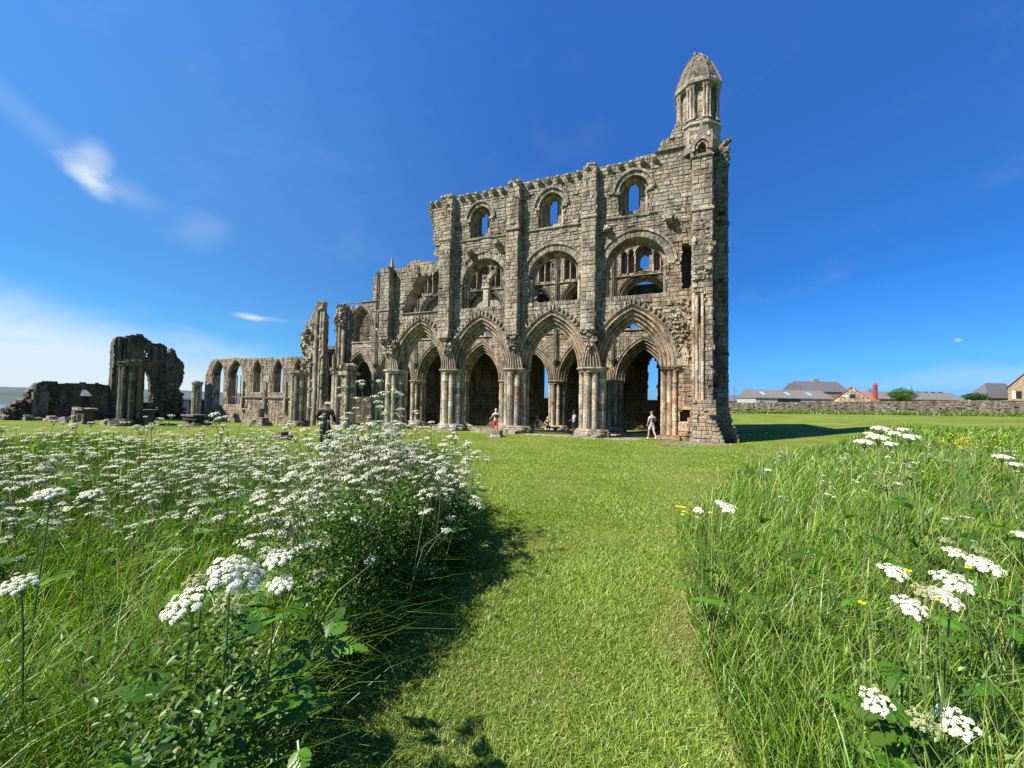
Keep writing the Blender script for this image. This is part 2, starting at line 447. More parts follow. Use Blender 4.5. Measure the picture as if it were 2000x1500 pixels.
def H(x, y):
    x = np.asarray(x, float); y = np.asarray(y, float)
    xc = np.clip(x, -60, 80); yc = np.clip(y, -20, 95)
    q = np.stack([xc.ravel(), yc.ravel()], -1)
    z = _phi(((q[:, None] - _P[None]) ** 2).sum(-1)) @ _S[:len(_P)] + np.hstack([np.ones((len(q), 1)), q]) @ _S[len(_P):]
    z = np.clip(z, -2.2, 2.2).reshape(x.shape)
    # the headland ends in the north-west: the ground falls away to the sea
    s = (-.5 * (x + 30) + .87 * (y - 60))
    t = np.clip((s - 6) / 60, 0, 1); t = t * t * (3 - 2 * t)
    near = np.clip((30 - x) / 60, 0, 1)
    return z - 58 * t * near
def h1(x, y): return float(H(np.array([x]), np.array([y]))[0])
def on_ground(px, py, dz=0.0):
    d = ray(px, py); t = 3.0
    for _ in range(60):
        p = Vector((0, 0, CZ)) + d * t
        t = max(.5, min(400, t + (h1(p.x, p.y) + dz - p.z) / d.z * .6))
    p = Vector((0, 0, CZ)) + d * t
    return p
# ================================================================ THE CHOIR OF THE ABBEY
G0 = Vector((5.2266, 25.4532, 0)); AZ = math.radians(68)
RZ = -(PI / 2 - AZ)                            # local x runs along the nave to the right, local y away from the camera
WD = Vector((math.sin(AZ), -math.cos(AZ), 0)); WN = Vector((math.cos(AZ), math.sin(AZ), 0))
def L2W(u, w, z=0.0): return G0 + WD * u + WN * w + Vector((0, 0, z))
def gz(u, w):
    p = L2W(u, w); return h1(p.x, p.y)
choir = empty('abbey_choir', G0, RZ)
tag(choir, 'tall roofless sandstone abbey ruin of three storeys with pointed arches and a stair turret', 'ruin')
mW = lambda u, z, w: (u, w, z)
def face(w0): return lambda u, z, d: (u, w0 - d, z)

NP = [-16.3, -10.9, -5.5, 0.0]                  # near piers
ZS = 4.6
near_arches = [Arch(-13.6, 1.72, ZS, 3.30), Arch(-8.2, 1.72, ZS, 3.30), Arch(-2.75, 1.74, ZS, 3.28), Arch(2.58, 1.72, ZS, 3.32)]
arch0 = Arch(-19.0, 1.75, ZS, 3.3)
galleries = [Arch(-8.1, 1.80, 11.05, 1.85, 9.15), Arch(-2.68, 1.86, 10.9, 1.88, 9.12), Arch(2.75, 1.93, 11.0, 1.98, 9.08)]
clere = [Arch(-8.46, .86, 15.95, 1.02, 14.5), Arch(-2.93, .90, 15.95, 1.04, 14.45), Arch(2.62, .92, 16.05, 1.06, 14.4)]
clere_in = [Arch(-8.62, .30, 16.5, .52, 15.05), Arch(-3.02, .30, 16.55, .52, 15.05), Arch(2.56, .33, 16.62, .56, 15.05)]
PROF = [(0, .62), (0, .50), (.05, .44), (.11, .47), (.15, .53), (.21, .50), (.22, .34), (.27, .27), (.34, .29), (.38, .36), (.44, .34), (.45, .18),
        (.50, .11), (.57, .12), (.61, .19), (.67, .17), (.68, .03), (.72, -.05), (.80, -.05), (.83, .02), (.90, .01), (.92, -.07), (.97, -.09), (1.0, -.03), (1.0, .03)]
PROF2 = [(d, 1.30 - w) for d, w in reversed(PROF)]
FULL = PROF2 + PROF[1:]

# --- main near wall: outline with ragged left end and top
left = rough_line([(-17.25, 4.5), (-17.3, 8.9), (-17.22, 9.0), (-17.2, 12.8)], .4, .05)
top1 = [(-16.35, 12.92), (-15.9, 12.75), (-15.3, 12.85), (-14.6, 12.6), (-13.95, 12.35), (-14.3, 11.75), (-14.45, 11.1), (-14.9, 10.7), (-15.05, 10.2), (-15.35, 9.7), (-15.4, 9.2)]
gap = [(-14.6, 9.12), (-12.3, 9.2), (-11.75, 9.25)]
jamb = rough_line([(-11.75, 9.3), (-11.7, 13.0)], .3, .04)
sheer = rough_line([(-11.95, 13.1), (-12.3, 13.4), (-12.55, 13.9), (-12.2, 14.3), (-12.65, 14.8), (-12.5, 15.3), (-12.75, 16.0), (-12.85, 16.7), (-13.1, 17.2), (-13.15, 17.6), (-12.7, 17.75), (-12.4, 18.0)], .25, .07)
topl = rough_line([(-12.3, 18.0), (-9, 18.02), (-6, 18.05), (-3, 18.04), (0, 18.05), (2.4, 18.05), (4.1, 18.15)], .45, .05)
right = [(4.3, 18.5), (4.75, 18.85), (5.0, 19.5), (5.2, 19.9), (6.1, 20.0), (6.1, 4.5)]
OUT = left + top1 + gap + jamb + sheer + topl + right
in_out = pip(OUT)
slot = (5.45, 6.06, 9.35, 12.15)
putlog = [(-7.3, 8.95, .25), ]
def near_inside(u, z, ad=.70, gd=0.0, cd=0.0):
    if not in_out(u, z): return False
    for A in near_arches:
        if A.inside(u, z, ad): return False
    if arch0.inside(u, z, ad): return False
    for A in galleries:
        if A.face(u, z, gd): return False
    for A in clere:
        if A.face(u, z, cd): return False
    if slot[0] < u < slot[1] and slot[2] < z < slot[3]: return False
    return True
polys = [OUT] + [A.outline(.70, 9, 4.3) for A in near_arches + [arch0]] + [A.outline(0, 9) for A in galleries + clere] + [rect(*slot)]
mb = MB()
plate(mb, polys, near_inside, mW, .03, 1.25)
mface = face(.0)
masonry(mb, mface, -17.4, 6.1, 4.5, 20.0, lambda u, z: near_inside(u, z, .98, .42, .28), warm=warm_near, relief=.035)
# back face of the wall, coarser
masonry(mb, lambda u, z, d: (u, 1.27 + d, z), -17.4, 6.1, 4.5, 18.0, lambda u, z: near_inside(u, z, .98, .05, .05), ch=(.35, .5), ln=(.6, 1.1), warm=warm_near, relief=.02, mn=.3)
# lower right wall with its aumbry
NI = (5.42, 5.98, 1.22, 1.95)
low = lambda u, z: 5.3 < u < 6.1 and not (NI[0] < u < NI[1] and NI[2] < z < NI[3])
plate(mb, [rect(5.3, 6.1, -.5, 4.6), rect(*NI)], low, mW, .03, 1.25)
masonry(mb, mface, 5.3, 6.1, .0, 4.6, low, ch=(.22, .36), warm=lambda u, z: .93, relief=.05)
mb.box(NI[0] - .02, NI[1] + .02, .45, .6, NI[2], NI[3], (.10, .06, .04))
mb.box(NI[0] - .08, NI[1] + .08, -.05, .3, NI[3], NI[3] + .2, WPAL[1][0], .01); mb.box(NI[0] - .05, NI[1] + .05, -.03, .3, NI[2] - .14, NI[2], WPAL[1][0], .01)
mb.box(slot[0] - .05, slot[1] + .02, 1.0, 1.2, slot[2], slot[3], (.12, .1, .08))
# ragged broken vault springings and pockets over the piers
for p in NP:
    for k in range(46):
        u = p - .12 + random.gauss(0, .38); z = U(5.8, 7.15)
        if not any(A.inside(u, z, .95) for A in near_arches): rubble(mb, u, -.06 - .28 * (1 - abs(u - p)), z, .04, .04, .04, 1, .14, .3, .35)
for k in range(120):
    u, z = U(4.7, 6.1), U(4.9, 8.7)
    if not near_arches[3].inside(u, z, 1.05): rubble(mb, u, -.02, z, .02, .02, .02, 1, .08, .21, .6)
wall_o = mb.build('arcade_wall', STONE, choir)

# --- mouldings of the four great arches
for i, A in enumerate(near_arches):
    mb = MB(); A.ring(mb, mW, FULL, 13, warm=lambda u, z, i=i: .25 + .12 * i + .4 * max(0, noise.noise(Vector((u, z, 2)))))
    ao = mb.build('great_arch', STONE, choir)
    mh = MB(); voussoirs(mh, mW, A, 1.01, 1.36, -.16, .1, n=21, t0=.32, t1=.995, skip=1, jit=.03)
    voussoirs(mh, mW, A, 1.0, 1.06, -.13, .1, n=12, t0=.2, t1=1.0, jit=.01)
    mh.build('broken_hood_mould', STONE, ao)
mb = MB(); arch0.ring(mb, mW, FULL, 12, warm=.35, t1=(.13, .66))
mb.build('great_arch', STONE, choir, label='broken half arch stub left of the first pier')
mb = MB(); voussoirs(mb, mW, arch0, 1.0, 1.3, -.08, .6, n=12, t0=.3, t1=.64, sides=(1,), skip=1, jit=.06)
rubble(mb, -17.7, .4, 8.1, .35, .4, .45, 40); rubble(mb, -17.35, .4, 7.2, .2, .4, .5, 30)
mb.build('broken_masonry', STONE, choir)

# --- piers
def lob_base(mb, cx, cy, z0, r, warm=.1):
    mb.lathe(cx, cy, [(r * 1.42, z0 - .6), (r * 1.42, z0 + .16), (r * 1.36, z0 + .22)], 8, scol(warm), phase=PI / 8)
    mb.lathe(cx, cy, [(r * 1.30, z0 + .2), (r * 1.31, z0 + .3), (r * 1.22, z0 + .36), (r * 1.24, z0 + .42), (r * 1.12, z0 + .5), (r * 1.08, z0 + .55)], 48, scol(warm), lob=(8, .05))
def lob_cap(mb, cx, cy, z1, r, warm=.1):
    mb.lathe(cx, cy, [(r * 1.0, z1 - .36), (r * 1.05, z1 - .33), (r * 1.0, z1 - .30), (r * 1.02, z1 - .24), (r * 1.13, z1 - .14), (r * 1.20, z1 - .1), (r * 1.20, z1 - .05), (r * 1.15, z1 - .03), (r * 1.17, z1)], 48, scol(warm), lob=(8, .035))
def pier(parent, cx, cy, z0, z1, r=.84, warm=.1, name='pier', n=8, angs=None, mat=None):
    wb = warm * .4
    mat = mat or STONE
    mb = MB(); mb.shaft(cx, cy, z0 + .3, z1 - .3, r * .70, 16, .35, .7, warm)
    for k in (angs if angs is not None else range(n)):
        a = 2 * PI * (k + .5) / n
        rr = r * (.26 if k % 2 else .20)
        mb.shaft(cx + (r - rr * .9) * math.cos(a), cy + (r - rr * .9) * math.sin(a), z0 + .45, z1 - .28, rr, 10, .32, .75, warm)
    o = mb.build(name, mat, parent)
    b = MB(); lob_base(b, cx, cy, z0, r, wb); b.build('pier_base', mat, o)
    c = MB(); lob_cap(c, cx, cy, z1, r, wb); c.build('capital', mat, o)
    return o
PC = .62
for i, p in enumerate(NP):
    pier(choir, p, PC, min(0, gz(p, 0)), ZS, .90, [.08, .15, .35, .25][i])
# half pier of the last arch, carved from the red wall
mb = MB()
for dx, rr, yy in ((4.52, .15, .22), (4.82, .16, .05), (5.12, .14, -.03), (4.42, .12, .55)):
    mb.shaft(dx, yy, .35, ZS - .25, rr, 10, .3, .6, .9)
mb.box(4.5, 5.35, .15, 1.2, -.3, ZS - .2, WPAL[0][0], .01)
hp = mb.build('half_pier', STONE, choir)
mb = MB()
for dz, g in ((ZS - .26, .0), (ZS - .16, .06), (ZS - .06, .10)):
    mb.box(4.34 - g, 5.34 + g, -.14 - g, 1.2, dz, dz + .1, scol(.7), .012)
mb.build('capital', STONE, hp)
mb = MB()
for dz, g in ((-.3, .24), (.14, .14), (.26, .06)):
    mb.box(4.34 - g, 5.42, -.12 - g, 1.2, dz, dz + (.44 if dz < 0 else .12), scol(.9), .015)
mb.build('pier_base', STONE, hp)
# bundles of vault springers above each capital
for i, p in enumerate(NP):
    mb = MB()
    for k in range(7):
        t = (k - 3) / 3; x0 = p + t * .62; x1 = p + t * .30
        mb.tube([(x0, -.14 + .1 * abs(t), ZS), (x0 * .7 + x1 * .3, -.17 + .08 * abs(t), ZS + .6), (x1, -.26 + .08 * abs(t), ZS + 1.35), (x1 - t * .05, -.30, ZS + 1.75 + U(-.1, .1))], [.075, .07, .065, .06], 6, scol(.3))
    rubble(mb, p, -.25, ZS + 1.85, .32, .1, .12, 14, .14, .26, .3)
    mb.build('vault_springer', STONE, choir)

# --- buttresses
def buttress(u0, u1, z0, z1, d, parent=choir, name='buttress', warm=.08, ledges=(), back=.0, seed=0, tiltcap=True, wf=0.0):
    mb = MB()
    mb.box(u0 + .03, u1 - .03, wf - d + .03, wf + .1, z0, z1 - .02, MORTAR)
    ok = lambda u, z: True
    masonry(mb, face(wf - d), u0, u1, z0, z1, ok, ch=(.2, .34), ln=(.28, .62), warm=lambda u, z: warm)
    masonry(mb, lambda a, z, q: (u1 + q, wf - a, z), 0, d, z0, z1, ok, ch=(.22, .34), ln=(.3, .6), warm=lambda u, z: warm)
    masonry(mb, lambda a, z, q: (u0 - q, wf - a, z), 0, d, z0, z1, ok, ch=(.22, .34), ln=(.3, .6), warm=lambda u, z: warm)
    for zz in ledges:
        mb.box(u0 - .07, u1 + .07, wf - d - .09, wf, zz, zz + .10, scol(.05), .015)
        mb.add([(u0 - .05, wf - d - .07, zz + .1), (u1 + .05, wf - d - .07, zz + .1), (u1 + .05, wf - d + .1, zz + .3), (u0 - .05, wf - d + .1, zz + .3)], ((0, 1, 2, 3),), scol())
    rubble(mb, (u0 + u1) / 2, wf - d * .55, z1, (u1 - u0) * .38, d * .4, .05, 10, .15, .28, .1)
    rubble(mb, (u0 + u1) / 2, wf - d * .5, z0 - .02, (u1 - u0) * .36, d * .3, .14, 16, .15, .3, .2)
    return mb.build(name, STONE, parent)
buttress(-17.22, -16.3, 7.0, 12.9, .65, ledges=(9.35,))
buttress(-11.6, -10.62, 6.9, 16.6, .65, ledges=(14.42,)); buttress(-6.02, -5.10, 6.9, 16.7, .65, ledges=(14.42,)); buttress(-.60, .32, 7.0, 16.8, .65, ledges=(14.42,))
for u0, u1 in ((-11.6, -10.62), (-6.02, -5.10), (-.60, .32)):
    buttress(u0 + .02, u1 - .02, 16.7, 18.1, .48, ledges=())
# string courses
def string(parent, u0, u1, z, wf=0.0, h=.12, p=.12, name='string_course', skip=0.08):
    mb = MB(); a = u0
    while a < u1:
        b = min(u1, a + U(.5, 1.1))
        if True:
            e = U(-.01, .012) if R() > skip else p - .03
            mb.add([(a, wf + .02, z), (b, wf + .02, z), (a, wf - p + e, z + .03), (b, wf - p + e, z + .03), (a, wf - p + e, z + h * .6), (b, wf - p + e, z + h * .6), (a, wf + .02, z + h), (b, wf + .02, z + h)],
                   ((0, 1, 3, 2), (2, 3, 5, 4), (4, 5, 7, 6), (0, 2, 4, 6), (1, 7, 5, 3)), scol(.05))
        a = b
    return mb.build(name, STONE, parent)
for a, b in ((-12.4, -11.62), (-10.6, -6.04), (-5.08, -.62), (.34, 5.4)): string(choir, a, b, 14.34)
for a, b in ((-16.28, -11.75), ): string(choir, a, b, 9.1, skip=.2)
# eaves corbels
mb0 = MB()
def corbel_mesh(mb):
    c = scol(.02)
    mb.add([(-.13, .05, -.30), (.13, .05, -.30), (-.13, -.12, -.30), (.13, -.12, -.30), (-.13, -.36, -.06), (.13, -.36, -.06), (-.13, -.38, .06), (.13, -.38, .06), (-.13, .05, .06), (.13, .05, .06)],
           ((0, 1, 3, 2), (2, 3, 5, 4), (4, 5, 7, 6), (6, 7, 9, 8), (0, 2, 4, 6, 8), (1, 9, 7, 5, 3)), c)
corbel_mesh(mb0); cor = mb0.build('corbel', STONE, choir)
us = [-12.75, -12.2]; u = -11.5
while u < 4.0:
    us.append(u + U(-.05, .05)); u += .70
for k, u in enumerate(us):
    o = cor if k == 0 else cor.copy()
    if k: COL.objects.link(o); o.parent = choir
    bz = -.35 if any(a < u < b for a, b in ((-11.6, -10.62), (-6.02, -5.10), (-.60, .32))) else 0
    o.location = (u, bz, 17.88 + U(-.04, .04)); o.rotation_euler = (U(-.05, .05), U(-.05, .05), U(-.06, .06)); o.scale = (U(.8, 1.15), U(.65, 1.1), U(.85, 1.1))

# --- gallery openings
for i, A in enumerate(galleries):
    mb = MB()
    voussoirs(mb, mW, A, .0, .40, -.03, .7, n=11, warm=.1, jit=.02)
    if i != 0: voussoirs(mb, mW, A, .42, .58, -.12, .05, n=9, warm=.05, t0=.18 if i == 1 else .05, jit=.015)
    else: voussoirs(mb, mW, A, .42, .58, -.12, .05, n=7, warm=.05, t0=.5, sides=(-1,), jit=.02)
    voussoirs(mb, mW, A, -.22, .0, .45, .95, n=11, warm=.1, jit=.01)
    ga = mb.build('gallery_arch', STONE, choir)
    for sgn in (-1, 1):
        js = MB()
        x = A.c + sgn * (A.a - .11)
        js.shaft(x, .28, A.zb, A.zs - .25, .10, 8, .4, .9, .05); js.shaft(x - sgn * .02, .62, A.zb, A.zs - .25, .12, 8, .4, .9, .05)
        js.lathe(x, .28, [(.11, A.zs - .3), (.12, A.zs - .22), (.2, A.zs - .05), (.2, A.zs)], 8, scol()); js.box(x - .16, x + .16, .4, .85, A.zs - .25, A.zs, scol(), .01)
        js.build('jamb_shaft', STONE, ga)
for zc, u, zz in ((0, -9.2, 13.35), (0, -7.0, 13.85), (0, .95, 13.72), (0, 4.75, 13.75)):
    mb = MB(); rubble(mb, u, -.22, zz, .12, .15, .08, 5, .22, .34, .05); mb.build('projecting_stone', STONE, choir)
mb = MB(); mb.box(4.75, 5.15, -.30, .1, 13.45, 13.95, scol(), .01); mb.build('projecting_stone', STONE, choir)
# surviving tracery post inside the first gallery opening
mb = MB(); mb.box(-8.28, -7.86, .35, .75, 9.12, 10.75, PAL[1][0], .01); mb.box(-8.38, -7.76, .28, .82, 10.7, 10.9, PAL[1][0], .02)
SA = Arch(-7.12, .72, 10.9, 1.0, 10.9)
voussoirs(mb, mW, SA, 0, .30, .32, .74, n=7, sides=(-1,), t1=.95)
rubble(mb, -8.05, .52, 11.35, .2, .1, .35, 24, .18, .32, .05)
mb.build('tracery_post', STONE, choir)
# --- clerestory windows
for A, B in zip(clere, clere_in):
    mb = MB()
    voussoirs(mb, mW, A, .0, .26, -.03, .6, n=7, warm=.08)
    voussoirs(mb, mW, A, .27, .40, -.15, .02, n=7, warm=.04, jit=.008)
    A.ring(mb, mW, [(.0, .62), (-.0, .34), (-.08, .26), (-.14, .32), (-.16, .5), (-.16, .95)], 7, warm=.05)
    c = mb.build('clerestory_window', STONE, choir)
    mb = MB()
    for sgn in (-1, 1):
        x = A.c + sgn * (A.a - .10)
        mb.shaft(x, .30, A.zb, A.zs - .22, .085, 8, .4, .8, .05)
        mb.lathe(x, .30, [(.09, A.zs - .25), (.17, A.zs - .08), (.18, A.zs)], 8, scol())
        mb.box(min(x, x + sgn * .35), max(x, x + sgn * .35), -.12, .25, A.zs - .14, A.zs + .02, scol(), .015)
    mb.box(A.c - A.a - .05, A.c + A.a + .05, -.10, .7, A.zb - .10, A.zb + .02, scol(), .012)
    mb.build('window_shaft', STONE, c)
    mb = MB()
    ins = lambda u, z, A=A, B=B: A.inside(u, z, .05) and not B.inside(u, z)
    plate(mb, [A.outline(.05, 8), B.outline(0, 8)], ins, mW, .95, 1.2, scol())
    plate(mb, [A.outline(.05, 8), B.outline(.10, 8)], lambda u, z, A=A, B=B: A.inside(u, z, .05) and not B.inside(u, z, .10), mW, .80, .95, scol())
    masonry(mb, face(.80), A.c - A.a, A.c + A.a, A.zb, A.apex() + .1, lambda u, z, A=A, B=B: A.inside(u, z, .02) and not B.inside(u, z, .16), ch=(.22, .36), ln=(.25, .5), mn=.12)
    mb.build('window_reveal', STONE, c)
# blind trefoil panel beside the last arch
T = Arch(5.56, .30, 5.15, .95, 4.62)
mb = MB(); plate(mb, [T.outline(0, 6)], T.inside, mW, -.10, .03, WPAL[3][0]); voussoirs(mb, mW, T, 0, .08, -.16, 0, n=8, warm=.4)
mb.build('blind_panel', STONE, choir)

# --- corner buttress, recessed buttress and stair turret
FB = -1.15
cb = buttress(6.04, 7.08, 9.5, 16.75, 1.15, name='corner_buttress', ledges=(13.55,), warm=.15)
mb = MB()
mb.box(6.08, 7.02, FB + .15, .1, .5, 9.6, MORTAR)
masonry(mb, face(FB + .1), 6.05, 7.1, 2.4, 9.55, lambda u, z: u > 6.62 or z > 8.9, ch=(.16, .34), ln=(.2, .45), warm=lambda u, z: .35, relief=.06)
masonry(mb, lambda a, z, q: (7.08 + q, -a, z), 0, 1.05, .4, 9.5, lambda u, z: True, ch=(.2, .34), warm=lambda u, z: .2, relief=.05)
masonry(mb, lambda a, z, q: (6.05 - q, -a, z), 0, 1.0, 0, 9.5, lambda u, z: True, ch=(.2, .34), warm=lambda u, z: .5, relief=.05)
for k in range(26): rubble(mb, U(6.1, 7.08), FB + .05, U(9.5, 13.3), .02, .03, .02, 1, .16, .32, .2)
mb.build('broken_face', STONE, cb)
mb = MB()
for k, (x, y, r) in enumerate(((6.12, FB + .2, .10), (6.27, FB + .08, .085), (6.42, FB + .14, .10), (6.56, FB + .04, .08))):
    mb.shaft(x, y, 2.5, [8.8, 8.6, 6.9, 8.7][k], r, 8, .3, .6, .55)
mb.build('wall_shaft', STONE, cb)
mb = MB()          # rubble core of the foot, splaying outwards
for z in np.arange(-.3, 2.5, .22):
    e = max(0, (1.2 - z)) * .38
    masonry(mb, face(FB - .06 - e * .12), 6.05, 7.25 + e, z, z + .22, lambda u, zz: True, ch=(.2, .23), ln=(.2, .6), warm=lambda u, z: .45, relief=.12)
    masonry(mb, lambda a, zz, q, e=e: (7.22 + e + q, FB - e * .1 + a, zz), 0, 1.1, z, z + .22, lambda u, zz: True, ch=(.2, .23), ln=(.2, .6), warm=lambda u, z: .3, relief=.05)
    mb.box(6.1, 7.2 + e, FB, .1, z, z + .22, MORTAR)
mb.build('rubble_foot', STONE, cb)
mb = MB()
mb.box(6.06, 8.0, .12, 1.3, -.4, 17.0, MORTAR)
masonry(mb, face(.1), 7.0, 8.03, 1.9, 17.1, lambda u, z: True, ch=(.22, .36), ln=(.28, .55), warm=lambda u, z: .2)
masonry(mb, lambda a, z, q: (8.02 + q, .1 + a, z), 0, 1.2, 1.8, 17.1, lambda u, z: True, ch=(.22, .36), ln=(.3, .6), warm=lambda u, z: .2)
for z in np.arange(-.4, 2.0, .24):
    e = max(0, 1.9 - z) * .30
    masonry(mb, face(.08 - e * .2), 7.0, 8.03 + e, z, z + .24, lambda u, zz: True, ch=(.24, .24), ln=(.3, .6), warm=lambda u, z: .2)
    masonry(mb, lambda a, zz, q, e=e: (8.03 + e + q, .1 + a, zz), 0, 1.2, z, z + .24, lambda u, zz: True, ch=(.24, .24), ln=(.3, .6), warm=lambda u, z: .2)
    mb.box(7.0, 8.0 + e, .12, 1.3, z, z + .24, MORTAR)
for zz in (2.0, 16.6):
    mb.box(7.0, 8.12, .0, 1.35, zz, zz + .12, scol(), .01)
rubble(mb, 7.75, .5, 17.5, .25, .4, .45, 46, .2, .36, .05); rubble(mb, 7.3, .5, 17.3, .3, .4, .3, 30, .2, .36, .05)
rubble(mb, 7.95, .5, 18.25, .12, .2, .10, 6, .2, .3, .02)
for k, (uu, zz) in enumerate(((7.5, 9.6), (7.4, 13.2), (7.7, 5.2), (7.35, 1.6))):
    mb.box(uu, uu + .3, .06, .2, zz, zz + .16, (.06, .05, .04))
mb.build('recessed_buttress', GSTONE, choir)  # duller stone puts the front buttress's shadow into the colour
# gablet with a small pointed niche on top of the corner buttress
gb = MB(); G = Arch(6.52, .24, 17.25, .42, 17.0)
gpoly = [(5.95, 16.75), (7.12, 16.75), (7.12, 17.35), (6.52, 18.75), (5.95, 17.35)]
gp = pip(gpoly)
plate(gb, [gpoly, G.outline(0, 5)], lambda u, z: gp(u, z) and not G.inside(u, z), mW, FB + .05, FB + .5, scol())
voussoirs(gb, mW, G, .0, .1, FB - .02, FB + .2, n=5); voussoirs(gb, mW, G, .16, .30, FB - .10, FB + .1, n=5, t0=-.15)
gb.box(6.0, 7.1, FB + .5, .1, 16.7, 18.1, scol(), .02)
gb.add([(5.98, FB + .5, 18.1), (7.12, FB + .5, 18.1), (6.9, .2, 19.6), (6.1, .2, 19.6)], ((0, 1, 2, 3),), scol())
gb.lathe(6.52, FB + .2, [(.07, 18.6), (.09, 18.8), (.05, 19.05), (.02, 19.1)], 6, scol())
string(choir, 5.98, 7.15, 16.72, FB, .14, .12, skip=0)
masonry(gb, lambda a, z, q: (5.97 - q, FB + a, z), 0, 1.1, 16.75, 18.3, lambda u, z: True)
masonry(gb, lambda a, z, q: (7.1 + q, FB + a, z), 0, 1.1, 16.75, 18.3, lambda u, z: True)
gb.build('gablet_niche', STONE, choir)

tw = MB(); TX, TY = 6.42, .95
def oct_stage(mb, r0, r1, z0, z1, ch=.26):
    z = z0
    while z < z1 - .01:
        h = min(ch * U(.85, 1.15), z1 - z)
        if z1 - z - h < .1: h = z1 - z
        ra = r0 + (r1 - r0) * (z - z0) / (z1 - z0); rb = r0 + (r1 - r0) * (z + h - z0) / (z1 - z0)
        for k in range(8):
            a0, a1 = 2 * PI * (k + .5) / 8, 2 * PI * (k + 1.5) / 8
            nn = 2 if R() < .6 else 3
            for q in range(nn):
                t0, t1 = q / nn + .006, (q + 1) / nn - .006; e = U(-.015, .02)
                def P_(r, t):
                    x = (math.cos(a0) * (1 - t) + math.cos(a1) * t) * (r + e); y = (math.sin(a0) * (1 - t) + math.sin(a1) * t) * (r + e)
                    return TX + x, TY + y
                A0, A1, B0, B1 = P_(ra, t0), P_(ra, t1), P_(rb, t0), P_(rb, t1)
                I0, I1 = P_(ra - .2, t0), P_(ra - .2, t1); J0, J1 = P_(rb - .2, t0), P_(rb - .2, t1)
                mb.add([(*A0, z + .006), (*A1, z + .006), (*B1, z + h - .006), (*B0, z + h - .006), (*I0, z), (*I1, z), (*J1, z + h), (*J0, z + h)],
                       ((0, 1, 2, 3), (0, 4, 5, 1), (1, 5, 6, 2), (2, 6, 7, 3), (3, 7, 4, 0)), scol(.08))
        z += h
    mb.lathe(TX, TY, [(r0 - .08, z0), (r1 - .08, z1)], 8, MORTAR, phase=PI / 8)
oct_stage(tw, 1.42, 1.30, 17.6, 19.3)
oct_stage(tw, 1.08, 1.08, 19.65, 21.95)
turret = tw.build('stair_turret', STONE, choir)
mb = MB(); m3 = MB()
mb.lathe(TX, TY, [(1.30, 19.25), (1.42, 19.32), (1.42, 19.4), (1.30, 19.55), (1.34, 19.6), (1.22, 19.72), (1.0, 19.74)], 8, scol(), phase=PI / 8, cap=False)
m3.lathe(TX, TY, [(1.05, 21.80), (1.30, 21.93), (1.42, 21.97), (1.44, 22.15), (1.40, 22.23), (1.2, 22.25)], 8, scol(), phase=PI / 8, cap=False)
mb.build('turret_moulding', STONE, turret); m3.build('turret_moulding', STONE, turret)
for k in range(8):
    a = 2 * PI * (k + .5) / 8; mb = MB()
    for da, rr in ((-.15, .055), (0, .075), (.15, .055)):
        x, y = TX + 1.20 * math.cos(a + da), TY + 1.20 * math.sin(a + da)
        mb.shaft(x, y, 19.7, 21.9, rr, 8, .5, .9, .03)
        mb.lathe(x, y, [(rr, 21.6), (rr * 1.8, 21.75), (rr * 2, 21.85)], 8, scol())
        mb.lathe(x, y, [(rr * 2, 19.7), (rr * 1.5, 19.82), (rr, 19.9)], 8, scol())
    mb.build('turret_shaft', STONE, turret)
mb = MB(); prev = None
prof = [(1.40, 22.23), (1.27, 22.6), (1.13, 22.98), (.99, 23.35), (.84, 23.7), (.68, 24.02), (.51, 24.30), (.37, 24.48), (.25, 24.58)]
for (ra, z0), (rb, z1) in zip(prof, prof[1:]): oct_stage(mb, ra, rb, z0, z1, .2)
rubble(mb, TX, TY, 24.58, .22, .22, .06, 16, .14, .24, 0)
for k in range(8):
    a = 2 * PI * (k + .5) / 8
    mb.tube([(TX + (r + .01) * math.cos(a), TY + (r + .01) * math.sin(a), z) for r, z in prof], .035, 6, scol())
mb.build('turret_cap', GSTONE, turret)
# stepped shoulder joining the wall head to the turret
mb = MB()
mb.box(3.95, 5.6, .05, 1.1, 17.95, 18.35, scol(), .03); mb.box(4.5, 5.6, .1, 1.1, 18.35, 18.75, scol(), .03); mb.box(4.85, 5.7, .2, 1.1, 18.7, 19.2, scol(), .04)
string(choir, 3.9, 5.9, 18.2, 0, .1, .16, skip=0)
rubble(mb, 4.9, .5, 18.9, .5, .35, .25, 40, .2, .4, .05)
mb.build('broken_shoulder', STONE, choir)

# ================================================================ north side of the choir
NW, NZ = 10.5, 4.25
NPI = [-27.3, -21.65, -16.05, -10.6, -5.3, 0.1]
n_ar = [Arch((a + b) / 2, (b - a) / 2 - .98, NZ, ((b - a) / 2 - .98) * 1.98) for a, b in zip([-32.2] + NPI, NPI + [5.35])]
n_gal = [Arch((a + b) / 2 + .02, 2.02, 11.55, 2.12, 8.95) for a, b in zip([-32.2] + NPI, NPI + [5.35])]
n_gal[0] = Arch(-29.7, 1.35, 10.9, 2.3, 8.95)
n_cl = [Arch((a + b) / 2, .72, 15.5, 1.0, 13.95) for a, b in zip(NPI, NPI[1:] + [5.35])]
NOUT = [(-33.3, NZ - .1)] + rough_line([(-33.2, 9), (-33.0, 13.0), (-32.5, 13.5)], .4, .08) + rough_line([(-32.2, 13.5), (-30.5, 13.3), (-29.2, 13.9), (-28.2, 13.7)], .4, .06) + \
    rough_line([(-28.05, 13.9), (-28.15, 15.5), (-27.8, 17.0), (-25.5, 17.3), (-23.8, 17.2), (-22.9, 17.75), (-21.9, 18.1), (-21.0, 17.6), (-19, 17.5), (-15, 17.6), (-10, 17.6), (5.4, 17.6)], .5, .07) + [(5.4, NZ - .1)]
